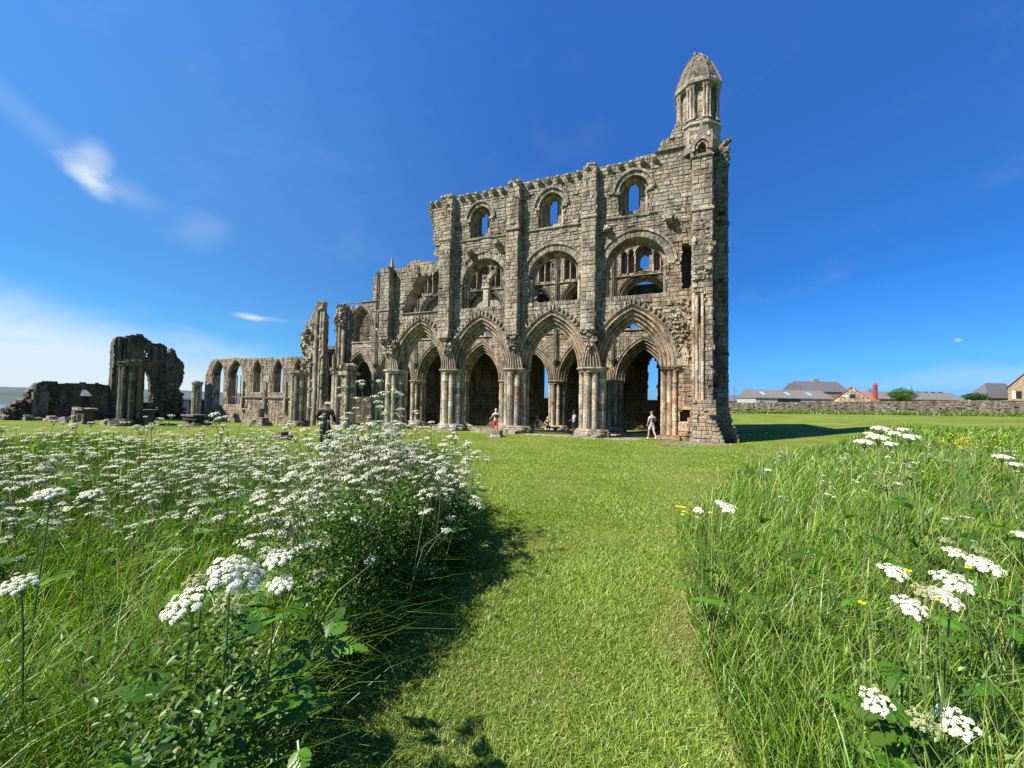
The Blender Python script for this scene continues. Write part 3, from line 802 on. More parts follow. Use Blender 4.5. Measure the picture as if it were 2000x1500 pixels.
nin = pip(NOUT)
slits = [Arch(A.c, .40, 15.35, .62, 14.5) for A in n_cl]
def n_inside(u, z, ad=.7, gd=0, cd=0, cl=True):
    if not nin(u, z): return False
    if any(A.inside(u, z, ad) for A in n_ar) or any(A.face(u, z, gd) for A in n_gal): return False
    return not (cl and any(A.face(u, z, cd) for A in n_cl))
lanc = []
for A in n_cl:
    for s in (-1, 1):
        for d in (1.08, 1.72): lanc.append(Arch(A.c + s * d, .24, 15.75, .5, 13.95))
mb = MB()
plate(mb, [NOUT] + [A.outline(.7, 8, 4.0) for A in n_ar] + [A.outline(0, 8) for A in n_gal] + [A.outline(0, 6) for A in n_cl] + [L.outline(0, 4) for L in lanc],
      lambda u, z: n_inside(u, z) and not any(L.inside(u, z) for L in lanc), mW, NW + .03, NW + .55)
plate(mb, [NOUT] + [A.outline(.7, 8, 4.0) for A in n_ar] + [A.outline(0, 8) for A in n_gal] + [S.outline(0, 5) for S in slits],
      lambda u, z: n_inside(u, z, cl=False) and not any(S.inside(u, z) for S in slits), mW, NW + .55, NW + 1.2, scol())
masonry(mb, face(NW), -33.3, 5.4, NZ, 18.0, lambda u, z: n_inside(u, z, .98, .30, .14) and not any(L.inside(u, z, .08) for L in lanc), ch=(.24, .40), ln=(.35, .85), warm=warm_north, mn=.22)
masonry(mb, lambda u, z, d: (u, NW + .55 - d, z), -28, 5.4, 13.9, 17.5, lambda u, z: any(A.inside(u, z, -.02) for A in n_cl) and not any(S.inside(u, z, .05) for S in slits), mn=.15)
mb.build('north_arcade_wall', STONE, choir)
for i, A in enumerate(n_ar):
    k = A.a / 1.72 * 1.0
    mb = MB(); A.ring(mb, mW, [(d, NW + w) for d, w in PROF2[6:]] + [(d, NW + w) for d, w in PROF[1:]], 10, warm=.3)
    mb.build('north_arch', STONE, choir)
for i, p in enumerate(NPI):
    pier(choir, p, NW + .62, min(-.3, gz(p, NW)), NZ, .86, .25)
NJ = [(d * .55, NW + w) for d, w in PROF[4:]]
for i, A in enumerate(n_gal):
    mb = MB(); A.ring(mb, mW, [(-.22, NW + 1.25), (-.22, NW + .75), (0, NW + .6), (0, NW + .3), (.08, NW + .2), (.16, NW + .28), (.2, NW + .05), (.28, NW - .06), (.36, NW + .0), (.4, NW - .1), (.46, NW + .03)], 10, warm=.05)
    mb.build('north_gallery_arch', STONE, choir)
    if 0 < i < 6:           # inner pair of arches with a foiled roundel between them
        mb = MB(); fo = MB(); ok = []
        subs = [Arch(A.c + s * .98, .74, 11.0, 1.1, 8.95) for s in (-1, 1)]
        rc, rz, rr = A.c, 12.35, .30
        if i in (1, 2, 3, 4):
            pin = lambda u, z: A.inside(u, z, -.15) and z > 10.95 and not any(S.inside(u, z) for S in subs) and (u - rc) ** 2 + (z - rz) ** 2 > rr * rr and not (i == 4 and u > A.c + .5)
            circ = [(rc + rr * math.cos(t * PI / 6), rz + rr * math.sin(t * PI / 6)) for t in range(12)]
            plate(mb, [A.outline(-.15, 8, 10.95)] + [S.outline(0, 6) for S in subs] + [circ], pin, mW, NW + .5, NW + .8, scol())
            for S in subs[: 2 if i != 4 else 1]: S.ring(mb, mW, [(-.02, NW + .8), (-.02, NW + .45), (.06, NW + .38), (.13, NW + .45), (.15, NW + .52)], 7, warm=.05)
            for t in range(4):
                a = PI / 4 + t * PI / 2; mb.tube([(rc + .3 * math.cos(a), NW + .55, rz + .3 * math.sin(a)), (rc + .13 * math.cos(a), NW + .55, rz + .13 * math.sin(a))], [.06, .03], 5, scol())
            mb.shaft(A.c, NW + .6, 8.95, 10.9, .13, 8, .4, .9, .05); mb.lathe(A.c, NW + .6, [(.14, 10.7), (.26, 10.95)], 8, scol())
            mb.build('gallery_tracery', STONE, choir)
# the outer arch of each gallery bay, set behind, with interior shade put into its dark stone
mb = MB()
gout = lambda u, z: -33 < u < 5.3 and 8.4 < z < 13.8 and not any(Arch(A.c + .35, A.a - .15, 10.9, 2.1 if A.a > 1.5 else 1.5, 8.95).inside(u, z) for A in n_gal[1:]) 
masonry(mb, face(NW + 3.2), -33, 5.3, 8.9, 13.8, gout, ch=(.35, .5), ln=(.5, 1.0), mn=.3)
plate(mb, [rect(-33, 5.3, 8.4, 13.8)] + [Arch(A.c + .35, A.a - .15, 10.9, 2.1, 8.95).outline(0, 8) for A in n_gal[1:]], gout, mW, NW + 3.22, NW + 3.7, scol())
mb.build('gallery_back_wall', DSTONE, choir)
for L0 in range(0, len(lanc), 4):
    mb = MB()
    for L in lanc[L0:L0 + 4]:
        L.ring(mb, mW, [(0, NW + .45), (0, NW + .1), (.05, NW + .02), (.1, NW + .08), (.12, NW - .04), (.17, NW + .02)], 5, warm=.02)
        for s in (-1, 1):
            mb.shaft(L.c + s * .32, NW - .04, 13.95, 15.6, .06, 6, .6, .9, .02); mb.lathe(L.c + s * .32, NW - .04, [(.07, 15.55), (.13, 15.75)], 6, scol())
    A = n_cl[L0 // 4]
    A.ring(mb, mW, [(0, NW + .55), (0, NW + .15), (.06, NW + .05), (.12, NW + .1), (.15, NW - .08), (.22, NW - .02)], 7, warm=.02)
    mb.build('clerestory_arcade', STONE, choir)
string(choir, -33, 5.3, 13.68, NW, .14, .14, skip=.04); string(choir, -33, 5.3, 8.75, NW, .12, .12, skip=.15)
for i, p in enumerate(NPI):
    mb = MB()
    for dx, dy in ((-.17, -.04), (0, -.16), (.17, -.04)):
        mb.shaft(p + dx, NW + dy, 6.1 if i != 2 else 8.8, 17.2, .075, 8, .8, 1.4, 0)
    mb.lathe(p, NW - .04, [(.08, 5.6 if i != 2 else 8.4), (.34, 6.15 if i != 2 else 8.85)], 10, scol())
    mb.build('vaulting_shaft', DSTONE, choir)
mb = MB(); mb.lathe(-26.4, NW + 1.2, [(.42, 17.2), (.36, 17.8), (.04, 19.3)], 4, scol(), phase=PI / 4); mb.build('pinnacle', STONE, choir)
mb = MB(); mb.tube([(-16.9, 1.1, 4), (-16.95, 1.1, 12.6)], .13, 8, scol()); mb.tube([(-17.3, .9, 4), (-17.35, .9, 12.6)], .12, 8, scol()); mb.build('wall_shaft', DSTONE, choir)

# crossing piers
g = gz(-32.3, NW)
mb = MB(); 
for k in range(12):
    a = 2 * PI * k / 12; rr = .19 if k % 2 else .25
    mb.shaft(-32.4 + .95 * math.cos(a), NW + .3 + .95 * math.sin(a), g + .4, 13.0, rr, 9, .35, .8, .1)
mb.box(-33.1, -31.7, NW - .35, NW + 1.0, g, 13.0, MORTAR)
rubble(mb, -32.5, NW, 13.2, .7, .6, .3, 40, .25, .45, .1)
for k in range(40): rubble(mb, U(-33.1, -31.9), NW - .75, U(10.2, 13.2), .05, .05, .05, 1, .2, .4, .1)
cpier = mb.build('crossing_pier', STONE, choir)
mb = MB(); lob_base(mb, -32.4, NW + .3, g, 1.1); mb.build('pier_base', STONE, cpier)
g = gz(-21.9, .6)
mb = MB(); mb.box(-22.45, -21.35, .1, 1.3, g, 4.5, MORTAR)
masonry(mb, face(.08), -22.5, -21.3, g, 4.4, lambda u, z: True, warm=lambda u, z: .1)
masonry(mb, lambda a, z, q: (-21.32 + q, .1 + a, z), 0, 1.2, g, 4.4, lambda u, z: True)
for x, y, r in ((-22.5, -.02, .16), (-22.15, -.08, .14), (-21.3, .2, .16), (-21.15, .65, .22), (-21.3, 1.1, .16), (-22.9, .3, .2), (-22.7, .05, .13)):
    mb.shaft(x, y, g + .3, 4.2 if x > -22.6 else 5.6 + U(0, .7), r, 9, .3, .8, .1)
cp2 = mb.build('crossing_pier', STONE, choir)
mb = MB(); mb.box(-22.0, -20.95, -.1, 1.4, 4.2, 4.5, scol(), .03); rubble(mb, -21.7, .5, 4.85, .45, .5, .25, 40, .2, .4, .05); rubble(mb, -22.6, .2, 4.5, .4, .3, .3, 26, .2, .4, .05)
mb.build('broken_capital', STONE, cp2)
mb = MB(); mb.box(-23.2, -20.9, -.3, 1.6, g - .4, g + .25, scol(), .03); mb.build('pier_base', STONE, cp2)

# north aisle wall, its vault, and the east wall
AW = 15.8
a_l = [Arch(c, .50, 6.0, 1.1, 2.5) for c in (3.32, -7.86)]
tri = [Arch(c, .17, 6.3, .5, 2.6) for c in (-35.9, -35.2, -34.5)]
AOUT = [(-41, -2.5), (-41, 8.6), (5.5, 8.6), (5.5, -2)]
ain = lambda u, z: -41 < u < 5.5 and -2.5 < z < 8.6 and not any(A.inside(u, z) for A in a_l + tri)
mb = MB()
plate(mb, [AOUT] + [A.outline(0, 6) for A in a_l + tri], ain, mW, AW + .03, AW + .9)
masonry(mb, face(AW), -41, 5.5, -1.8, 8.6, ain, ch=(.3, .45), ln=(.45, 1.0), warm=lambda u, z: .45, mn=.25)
mb.build('aisle_wall', DSTONE, choir)  # dark stone copy paints in the shade of the aisle
mb = MB()
mb.box(-41, 5.5, NW + 1.2, AW + .9, 8.35, 8.8, scol(), .0)
for p in NPI:      # transverse ribs under the vault
    A = Arch(0, 1.9, 4.6, 2.9, 4.6)
    pts = [A.pt(-1, t / 6, 0) for t in range(7)] + [A.pt(1, 1 - t / 6, 0) for t in range(1, 7)]
    mb.tube([(p, NW + 3.3 + a, z) for a, z in pts], .16, 6, scol())
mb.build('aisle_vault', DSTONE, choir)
EU = 5.55
e_l = [Arch(c, .55, z + 2.9, 1.3, z) for c in (3.4, 5.9, 8.4) for z in (3.2, 9.6, 14.0)]
for k, A in enumerate(e_l):
    if A.zb > 13: e_l[k] = Arch(A.c, .5, 15.4, 1.0, 14.0)
mE = lambda w, z, d: (EU + d, w, z)
mb = MB(); ein = lambda w, z: 1.3 < w < 16.6 and -1.6 < z < (17.4 if w < 11.6 else 8.6) and not any(A.inside(w, z) for A in e_l)
plate(mb, [[(1.3, -1.6), (1.3, 17.4), (11.6, 17.4), (11.6, 8.6), (16.6, 8.6), (16.6, -1.6)]] + [A.outline(0, 6) for A in e_l], ein, mE, .03, 1.3)
masonry(mb, lambda w, z, d: (EU - d, w, z), 1.3, 16.6, -1.2, 17.4, ein, ch=(.35, .5), ln=(.5, 1.1), mn=.3)
masonry(mb, lambda w, z, d: (EU + 1.3 + d, w, z), 1.3, 16.6, -1.2, 17.4, ein, ch=(.35, .5), ln=(.5, 1.1), mn=.3)
mb.build('east_wall', STONE, choir)
# ================================================================ ruins further off
def px_w(x, y, w):
    "(u, z) where the line of sight meets the plane at depth w parallel to the nave"
    d = ray(x, y); o = G0 + WN * w - Vector((0, 0, CZ)); t = o.dot(WN) / d.dot(WN)
    p = d * t + Vector((0, 0, CZ)) - G0
    return (p.dot(WD), p.z)
def px_u(x, y, u):
    d = ray(x, y); o = G0 + WD * u - Vector((0, 0, CZ)); t = o.dot(WD) / d.dot(WD)
    p = d * t + Vector((0, 0, CZ)) - G0
    return (p.dot(WN), p.z)
def ruin_root(name, u, w, label, cat, group=None):
    p = L2W(u, w); r = empty(name, (p.x, p.y, 0), RZ); tag(r, label, cat, group)
    return r
def shifted(u, w): return lambda a, b, c: (a - u, b - w, c)

# nave aisle wall with lancet windows
LW = 6.0
root = ruin_root('lancet_wall', -36, LW, 'long low ruined wall with a row of tall pointed lancet windows', 'ruin')
mS = lambda u, z, w: (u + 36, w, z)
P_ = lambda *l: [px_w(x, y, LW) for x, y in l]
outl = rough_line(P_((401, 735), (406, 722), (410, 708), (418, 703), (440, 703), (455, 699), (480, 702), (505, 700), (530, 701), (560, 700), (575, 697), (592, 700), (604, 706)), .35, .09)
zb = -2.4
OUTL = [(outl[0][0], zb)] + outl + [(outl[-1][0], zb)]
lw_in0 = pip(OUTL)
def pxarch(x0, x1, ya, yb, w, R=1.9):
    (u0, _), (u1, _) = px_w(x0, yb, w), px_w(x1, yb, w); zt = px_w((x0 + x1) / 2, ya, w)[1]; z0 = px_w((x0 + x1) / 2, yb, w)[1]
    a = (u1 - u0) / 2; RR = a * R; rise = math.sqrt(RR * RR - (RR - a) ** 2)
    return Arch((u0 + u1) / 2, a, zt - rise, RR, z0)
lwa = [pxarch(413, 434, 706, 790, LW), pxarch(444, 471, 704, 790, LW), pxarch(493, 508.5, 705, 768, LW, 2.6), pxarch(533, 550, 704, 768, LW, 2.6), pxarch(574, 590, 703, 768, LW, 2.6)]
lwi = lambda u, z, d=0: lw_in0(u, z) and not any(A.inside(u, z, d) for A in lwa)
mb = MB()
plate(mb, [OUTL] + [A.outline(0, 7) for A in lwa], lwi, mS, .03, .95)
masonry(mb, lambda u, z, d: (u + 36, -d, z), OUTL[0][0], OUTL[-1][0], -1.6, 6.9, lambda u, z: lwi(u, z, .16), ch=(.22, .34), ln=(.3, .7), warm=lambda u, z: .35 + .3 * noise.noise(Vector((u * .3, z * .5, 0))), mn=.2)
wl = mb.build('wall', STONE, root)
for A in lwa:
    mb = MB(); A.ring(mb, mS, [(0, .9), (0, .5), (0, .2), (.06, .08), (.12, .12), (.16, -.03), (.24, .0)], 7, warm=.2)
    for s in (-1, 1): mb.shaft(A.c + s * (A.a + .06) + 36, .10, A.zb, A.zs, .09, 7, .5, .9, .2)
    mb.build('lancet_arch', STONE, root)
for s in (-1, 1):
    A = lwa[1]; mb = MB(); x = A.c + 36 + s * .35
    mb.shaft(x, .45, A.zb, A.zs + .35, .07, 7, .5, .9, .1); mb.build('window_mullion', STONE, root)
mb = MB()
a = px_w(455, 776, LW); b = px_w(604, 776, LW)
mb.box(a[0] + 36, b[0] + 36, -.16, .02, a[1], a[1] + .13, scol(), .0)
for x in (476, 520.5, 560):
    u = px_w(x, 760, LW)[0] + 36; mb.shaft(u, -.08, a[1] + .1, a[1] + 2.0, .12, 7, .5, .9, .3); mb.box(u - .16, u + .16, -.3, 0, a[1] - 1.6, a[1], scol(.2), .02)
mb.build('string_course', STONE, root)

# tall jagged fragment of the crossing
root = ruin_root('wall_fragment', -34, LW - .5, 'tall jagged finger of broken wall rising right of the lancet wall', 'ruin')
FW = LW - .5
fp = [px_w(360 + x / 4.6875, 580 + y / 4.6875, FW) for x, y in ((1130, 1200), (1130, 1000), (1125, 760), (1060, 660), (1115, 560), (1075, 500), (1068, 345), (1108, 315), (1110, 250), (1150, 215), (1185, 125), (1205, 90), (1208, 42), (1276, 45), (1272, 115), (1290, 175), (1282, 300), (1288, 400), (1280, 500), (1292, 560), (1285, 800), (1282, 1200))]
fr = rough_line(fp, .3, .10); fi = pip(fr)
mF = lambda u, z, w: (u + 34, w - FW, z)
mb = MB(); plate(mb, [fr], fi, mF, FW + .03, FW + .5)
masonry(mb, lambda u, z, d: (u + 34, -d, z), -36.5, -28, -1.6, 13.5, lambda u, z: fi(u, z), ch=(.22, .34), ln=(.3, .6), warm=lambda u, z: .15, relief=.07, mn=.18)
fo = mb.build('wall', STONE, root)
mb = MB()
for px, r in ((605, .17), (612, .13), (617, .2), (623, .13), (629, .17)):
    u0 = px_w(px, 800, FW)[0] + 34; u1 = px_w(px + 1, 610 if px > 610 else 690, FW)
    mb.shaft(u0, -.14 if px != 617 else -.24, -1.2, u1[1] - (0 if px > 600 else 1), r, 8, .4, .9, .05)
mb.build('wall_shaft', STONE, root)
mb = MB()
u0 = px_w(618, 620, FW)[0] + 34
for k in range(90):
    px = U(592, 634); py = U(600, 800); u, z = px_w(px, py, FW)
    if fi(u, z): rubble(mb, u + 34, -.15, z, .05, .05, .05, 1, .2, .45, .15)
mb.build('broken_masonry', STONE, root)

# low wall of the transept beyond, its unlit side painted dark, with a slit window
root = ruin_root('transept_wall', -33.4, 8, 'low dark wall with a narrow slit window left of the choir', 'ruin')
TU = -33.4
tl = [px_u(636, 850, TU), px_u(635.5, 690, TU), px_u(640, 687, TU), px_u(650, 689, TU), px_u(661, 691, TU), px_u(662, 850, TU)]
sl_ = [px_u(632.5 + 4, 767, TU), px_u(638 + 3, 708, TU), px_u(640 + 3, 708, TU), px_u(636.5 + 4, 767, TU)]
ti, si = pip(tl), pip(sl_)
mb = MB(); mT = lambda w, z, d: (d, w - 8, z)
plate(mb, [tl, sl_], lambda a, b: ti(a, b) and not si(a, b), mT, -.03, -1.1)
masonry(mb, lambda w, z, d: (d, w - 8, z), tl[0][0], tl[-1][0], -1.6, 9, lambda a, b: ti(a, b) and not si(a, b), ch=(.26, .4), ln=(.35, .8), mn=.15)
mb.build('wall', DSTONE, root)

# west front: the wall runs away from the viewer and is seen from its shaded side, with that shade put into the stone colour too
WU = -52.8
root = ruin_root('west_front', WU, 0, 'big dark ruined gable wall with an arched gap and a four-holed opening', 'ruin')
c6 = lambda l: [px_u(x / 4.762, 620 + y / 4.762, WU) for x, y in l]
wo = rough_line(c6([(1060, 1010), (1040, 620), (1060, 400), (1063, 215), (1085, 190), (1180, 180), (1230, 165), (1310, 162), (1350, 185), (1420, 235), (1450, 252), (1490, 238), (1530, 262), (1550, 275), (1556, 340), (1580, 340), (1585, 292), (1630, 310), (1640, 365), (1700, 415), (1714, 440), (1705, 590), (1670, 650), (1665, 715), (1700, 720), (1695, 860), (1690, 1010)]), .3, .06)
wh = rough_line(c6([(1270, 790), (1270, 500), (1300, 470), (1350, 478), (1385, 530), (1398, 600), (1402, 700), (1392, 745), (1412, 795), (1270, 790)]), .3, .05)
qf = [c6([(x - 14, y), (x + 2, y - 14), (x + 15, y - 1), (x, y + 15)]) for x, y in ((1341, 318), (1368, 333), (1338, 352), (1362, 362))]
wi, hi_ = pip(wo), pip(wh); qi = [pip(q) for q in qf]
wf = lambda a, b: wi(a, b) and not hi_(a, b) and not any(q(a, b) for q in qi)
mb = MB(); mX = lambda w, z, d: (d, w, z)
plate(mb, [wo, wh] + qf, wf, mX, -.03, -.14, scol())
plate(mb, [wo, wh, c6([(1285, 268), (1450, 268), (1450, 412), (1285, 412)])], lambda a, b, s=pip(c6([(1285, 268), (1450, 268), (1450, 412), (1285, 412)])): wi(a, b) and not hi_(a, b) and not s(a, b), mX, -.14, -.55, scol())
masonry(mb, lambda w, z, d: (d, w, z), min(p[0] for p in wo), max(p[0] for p in wo), -2, 10.5, wf, ch=(.24, .38), ln=(.35, .8), warm=lambda u, z: .05, relief=.06, mn=.15)
masonry(mb, lambda a, z, d: (-a, min(p[0] for p in wo) + .35 - d, z), .05, 1.5, 0, 8, lambda a, b: True, ch=(.24, .38))
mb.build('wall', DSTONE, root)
mb = MB()
w0 = px_u(229, 750, WU)[0]
for dw, r in ((0, .2), (.4, .13), (.7, .18)): mb.shaft(.1, w0 + dw, -1, 8.6, r, 8, .5, 1, 0)
w1 = px_u(302, 700, WU)[0]
mb.box(-.2, .12, w1 - .25, w1 + .2, 3.2, 7.9, scol(), .03)
for k in range(60):
    w, z = px_u(U(290, 356), U(770, 815), WU); rubble(mb, .15, w, z, .15, .1, .1, 1, .25, .5, .1)
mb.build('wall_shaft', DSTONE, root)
WL = -53.2
root = ruin_root('low_ruined_wall', WL, -5, 'low dark ruined wall stepping down to the left end with a broken gap', 'ruin')
d6 = lambda l: [px_u(x, y, WL) for x, y in l]
wo = rough_line(d6([(4, 832), (7, 806), (13, 797), (22, 790), (40, 783), (52, 776), (54, 765), (66, 757), (73, 749), (90, 746), (110, 746), (112, 749), (150, 749), (190, 750), (231, 753), (231, 832)]), .3, .07)
wh = rough_line(d6([(153, 774), (158, 768), (161, 761), (174, 757.5), (179, 764), (186, 769), (189, 775), (153, 774)]), .25, .04)
wi, hi_ = pip(wo), pip(wh); wf = lambda a, b: wi(a, b) and not hi_(a, b)
mb = MB(); mX = lambda w, z, d: (d, w + 5, z)
plate(mb, [wo, wh], wf, mX, -.03, -1.0, scol())
masonry(mb, mX, min(p[0] for p in wo), max(p[0] for p in wo), -2, 5, wf, ch=(.22, .34), ln=(.3, .7), relief=.08, mn=.15)
w0 = px_u(85, 780, WL)[0] + 5
mb.box(-.1, .7, w0 - .9, w0 + .1, -1.5, 2.2, scol(), .05); mb.box(-.1, .5, w0 - .7, w0, 2.2, 2.9, scol(), .05)
for k in range(110):
    w, z = px_u(U(8, 95), U(750, 815), WL)
    if wi(w, z): rubble(mb, .12, w + 5, z, .25, .1, .1, 1, .25, .55, .3)
BA = Arch(px_u(122, 790, WL)[0] + 5, 1.0, 1.3, 1.0, -1)
BA.ring(mb, lambda w, z, d: (d, w, z), [(0, -.02), (0, .08), (.25, .10), (.27, 0)], 8)
mb.build('wall', DSTONE, root)  # unlit side of the wall painted in with the dark stone

# free-standing piers and stones
def lone_pier(px, py, depth, ztop, r, label, mat=STONE, group='free-standing piers of the nave', name='nave_pier', warm=.1, flat=False):
    p = at(px, py, depth); g = h1(p.x, p.y)
    rt = empty(name, (p.x, p.y, g), RZ); tag(rt, label, 'pier', group)
    pier(rt, 0, 0, 0, ztop - g, r, warm, 'pier_shaft', mat=mat)
    mb = MB(); rubble(mb, 0, 0, ztop - g + .03, r * .6, r * .6, .04, 14, .2, .35, .05); mb.build('broken_top', mat, rt)
    return rt
lone_pier(583, 800, 34.8, 4.45, .68, 'free-standing clustered nave pier in front of the lancet wall')
lone_pier(254, 800, 26.8, 4.5, .64, 'dark free-standing pier before the big dark gable ruin', warm=.0, mat=DSTONE)  # dark stone for its black bands and for its unlit side
lone_pier(383.5, 790, 46, 3.6, .47, 'slender pale broken pier left of the lancet wall', warm=.2)

def stone_block(name, px, py, depth, boxes, label, cat='stone', rub=0, mat=STONE, rz=RZ, group=None):
    p = at(px, py, depth); g = h1(p.x, p.y)
    mb = MB()
    for x0, x1, y0, y1, z0, z1 in boxes: mb.box(x0, x1, y0, y1, z0, z1, scol(.05), .03)
    if rub: rubble(mb, 0, .3, .15, .7, .3, .12, rub, .2, .5, .1)
    o = mb.build(name, mat); o.location = (p.x, p.y, g - .03); o.rotation_euler = (0, 0, rz); tag(o, label, cat, group)
    return o
stone_block('broken_stone', 556, 850, 18.5, [(-.28, .0, -.2, .2, 0, .42), (0, .34, -.15, .22, 0, .22), (-.5, -.28, -.1, .2, 0, .16)], 'dark broken stone block lying on the mown lawn', mat=DSTONE)
stone_block('broken_stone', 506, 815, 32.5, [(-1.0, -.6, -.3, .3, 0, .5), (.1, .8, -.3, .3, 0, .75), (-.4, 1.0, -.5, .5, 0, .2)], 'low stones round a broken column stump before the lancet wall', rub=14)
p = at(509, 815, 32.5); mb = MB(); mb.shaft(0, 0, 0, 1.45, .26, 12, .4, .6, 0); mb.lathe(0, 0, [(.42, 0), (.42, .2), (.3, .3)], 12, scol())
o = mb.build('column_stump', DSTONE); o.location = (p.x, p.y, h1(p.x, p.y)); o['label'] = 'short grey broken column stump before the lancet wall'; o['category'] = 'column'
stone_block('stone_table', 380, 815, 33, [(-1.0, .75, -.5, .6, .85, 1.0), (-.7, -.3, -.3, .3, 0, .85), (.2, .55, -.3, .3, 0, .85), (-1.2, 1.2, -.7, .8, 0, .25), (-.9, .9, -.4, .5, .55, .75)], 'dark low stacked stone slabs below the slender pale pier', rub=10, mat=DSTONE)
stone_block('fallen_slab', 328, 826, 30, [(-.5, .5, -.3, .3, 0, .16)], 'small flat stone slab on the grass below the big dark gable', mat=DSTONE)
p = at(287, 820, 29.5); rt = empty('pier_stump', (p.x, p.y, h1(p.x, p.y)), RZ); tag(rt, 'short dark pier stump with a flat top right of the black pier', 'pier')
mb = MB(); mb.lathe(0, 0, [(.5, 0), (.5, .2), (.4, .3)], 12, scol()); 
for k in range(5): mb.shaft(.28 * math.cos(k * 1.25), .28 * math.sin(k * 1.25), .25, 1.05, .15, 8, .3, .5, 0)
mb.build('shaft', DSTONE, rt); mb = MB(); mb.box(-.52, .52, -.5, .5, 1.05, 1.22, scol(), .015); mb.build('slab', DSTONE, rt)  # stump built in the darker copy of the stone
p = at(165, 812, 33); rt = empty('table_tomb', (p.x, p.y, h1(p.x, p.y)), RZ); tag(rt, 'box tomb with a notched cornice on small columns by the low ruined wall', 'tomb')
mb = MB(); mb.box(-.7, .75, -.4, .4, .0, .25, scol(), .01); mb.box(-.6, .65, -.3, .35, .25, 1.2, DSTONE and (.1, .09, .08), .01); mb.build('chest', STONE, rt)
mb = MB(); mb.box(-.8, .85, -.5, .5, 1.2, 1.36, scol(), .01)
for k in range(9): mb.box(-.8 + k * .19, -.7 + k * .19, -.5, -.35, 1.36, 1.46, (.42, .4, .34), .005)
mb.build('cornice', STONE, rt)
for x in (-.42, -.12):
    mb = MB(); mb.shaft(x, -.55, .3, 1.15, .09, 8, .4, .6, 0); mb.box(x - .14, x + .14, -.7, -.4, 0, .3, scol(), .01); mb.build('column', STONE, rt)
for k, (px, py, dep) in enumerate(((100, 818, 36), (130, 820, 34.5), (215, 822, 31), (52, 822, 37))):
    stone_block('fallen_stone', px, py, dep, [(-.8, .7, -.3, .4, 0, .35), (-.4, .3, -.2, .3, .3, .55)], ['grey rubble heap below the middle of the low ruined wall', 'flat grey rubble stones left of the box tomb', 'pale rubble stones between the box tomb and the black pier', 'leftmost rubble stones at the foot of the low ruined wall'][k], 'rubble', rub=22, group='fallen stones by the low wall')
# foundation slabs in the turf before the third and fourth piers
def slab_group(u, w, n, ex, ey, label, zs=(.06, .2), name='foundation_slabs', seed=0):
    mb = MB(); g = gz(u, w)
    for k in range(n):
        x, y = U(-ex, ex), U(-ey, ey); a, b = U(.35, .8), U(.2, .4)
        mb.box(x - a, x + a, y - b, y + b, -.3, U(*zs) + gz(u + x, w + y) - g, scol(.05), .05)
    p = L2W(u, w); o = mb.build(name, STONE); o.location = (p.x, p.y, g); o.rotation_euler = (0, 0, RZ); tag(o, label, 'stone slabs')
slab_group(-6.2, -.9, 7, 1.5, .3, 'flat worn foundation slabs before the third pier', (.15, .3))
slab_group(-1.9, -1.0, 11, 1.9, .25, 'flat pale foundation slabs left of the fourth pier', (.03, .09))
slab_group(6.6, -1.7, 5, 1.0, .2, 'pale flat slabs at the foot of the corner buttress', (.02, .07))
slab_group(2.6, -.75, 5, 1.0, .25, 'worn pale threshold slabs under the rightmost arch', (.02, .05))
stone_block('tilted_block', 968, 856, 23.8, [(-.55, .35, -.2, .35, 0, .42), (-.2, .5, -.45, -.2, 0, .15)], 'tilted grey stone block leaning on the slabs before the third pier')
# drain in the turf
p = on_ground(1322, 872); rt = empty('stone_drain', (p.x, p.y, p.z), RZ); tag(rt, 'open stone-lined drain pit in the turf below the red wall', 'drain')
mb = MB(); mb.box(-.75, .75, -.32, -.2, -.05, .05, scol(), .02); mb.box(-.75, .75, .2, .32, -.05, .05, scol(), .02); mb.box(.63, .75, -.2, .2, -.05, .05, scol(), .02); mb.box(-.75, -.6, -.2, .2, -.05, .05, scol(), .02)
mb.box(-.02, .1, -.2, .2, -.05, .03, scol(), .02); mb.build('stone_edging', STONE, rt)
mb = MB(); mb.box(-.62, .64, -.21, .21, -.06, .02, (.03, .028, .022), .0); mb.build('pit_floor', STONE, rt)
# stone kerbs of the aisle walks seen through the arches
mb = MB()
for w, u0, u1 in ((6.8, -20, 5), (8.6, -14, 5), (3.2, .5, 5)):
    u = u0
    while u < u1:
        b = u + U(.8, 1.6); g = gz((u + b) / 2, w); mb.box(u, b - .02, w, w + .35, g - .2, g + .07, (.42, .38, .3), .01); u = b
o = mb.build('stone_kerb', STONE); o.location = G0; o.rotation_euler = (0, 0, RZ); tag(o, 'pale stone kerb edging the turf inside the choir behind the piers', 'kerb')

# ================================================================ people
def flesh(name, col, rough=.6): return plain(name, col, rough, 8, .06, 0)
SKIN = flesh('skin_light', (.50, .32, .24)); SKIND = flesh('skin_dark', (.10, .055, .04))
def cloth(name, c): return plain(name, c, .9, 18, .15, .3, .1)
def skin_mesh(name, nodes, edges, mat, parent, levels=2):
    me = bpy.data.meshes.new(name); me.from_pydata([n[0] for n in nodes], edges, [])
    o = bpy.data.objects.new(name, me); COL.objects.link(o); o.parent = parent
    me.materials.append(mat)
    o.modifiers.new('Skin', 'SKIN')
    if not me.skin_vertices: 
        bm = bmesh.new(); bm.from_mesh(me); bm.verts.layers.skin.verify(); bm.to_mesh(me); bm.free()
    for i, (c, r) in enumerate(nodes):
        rr = r if isinstance(r, tuple) else (r, r)
        me.skin_vertices[0].data[i].radius = rr; me.skin_vertices[0].data[i].use_root = (i == 0)
    m = o.modifiers.new('Subdivision', 'SUBSURF'); m.levels = m.render_levels = levels
    o.modifiers['Skin'].use_smooth_shade = True
    return o
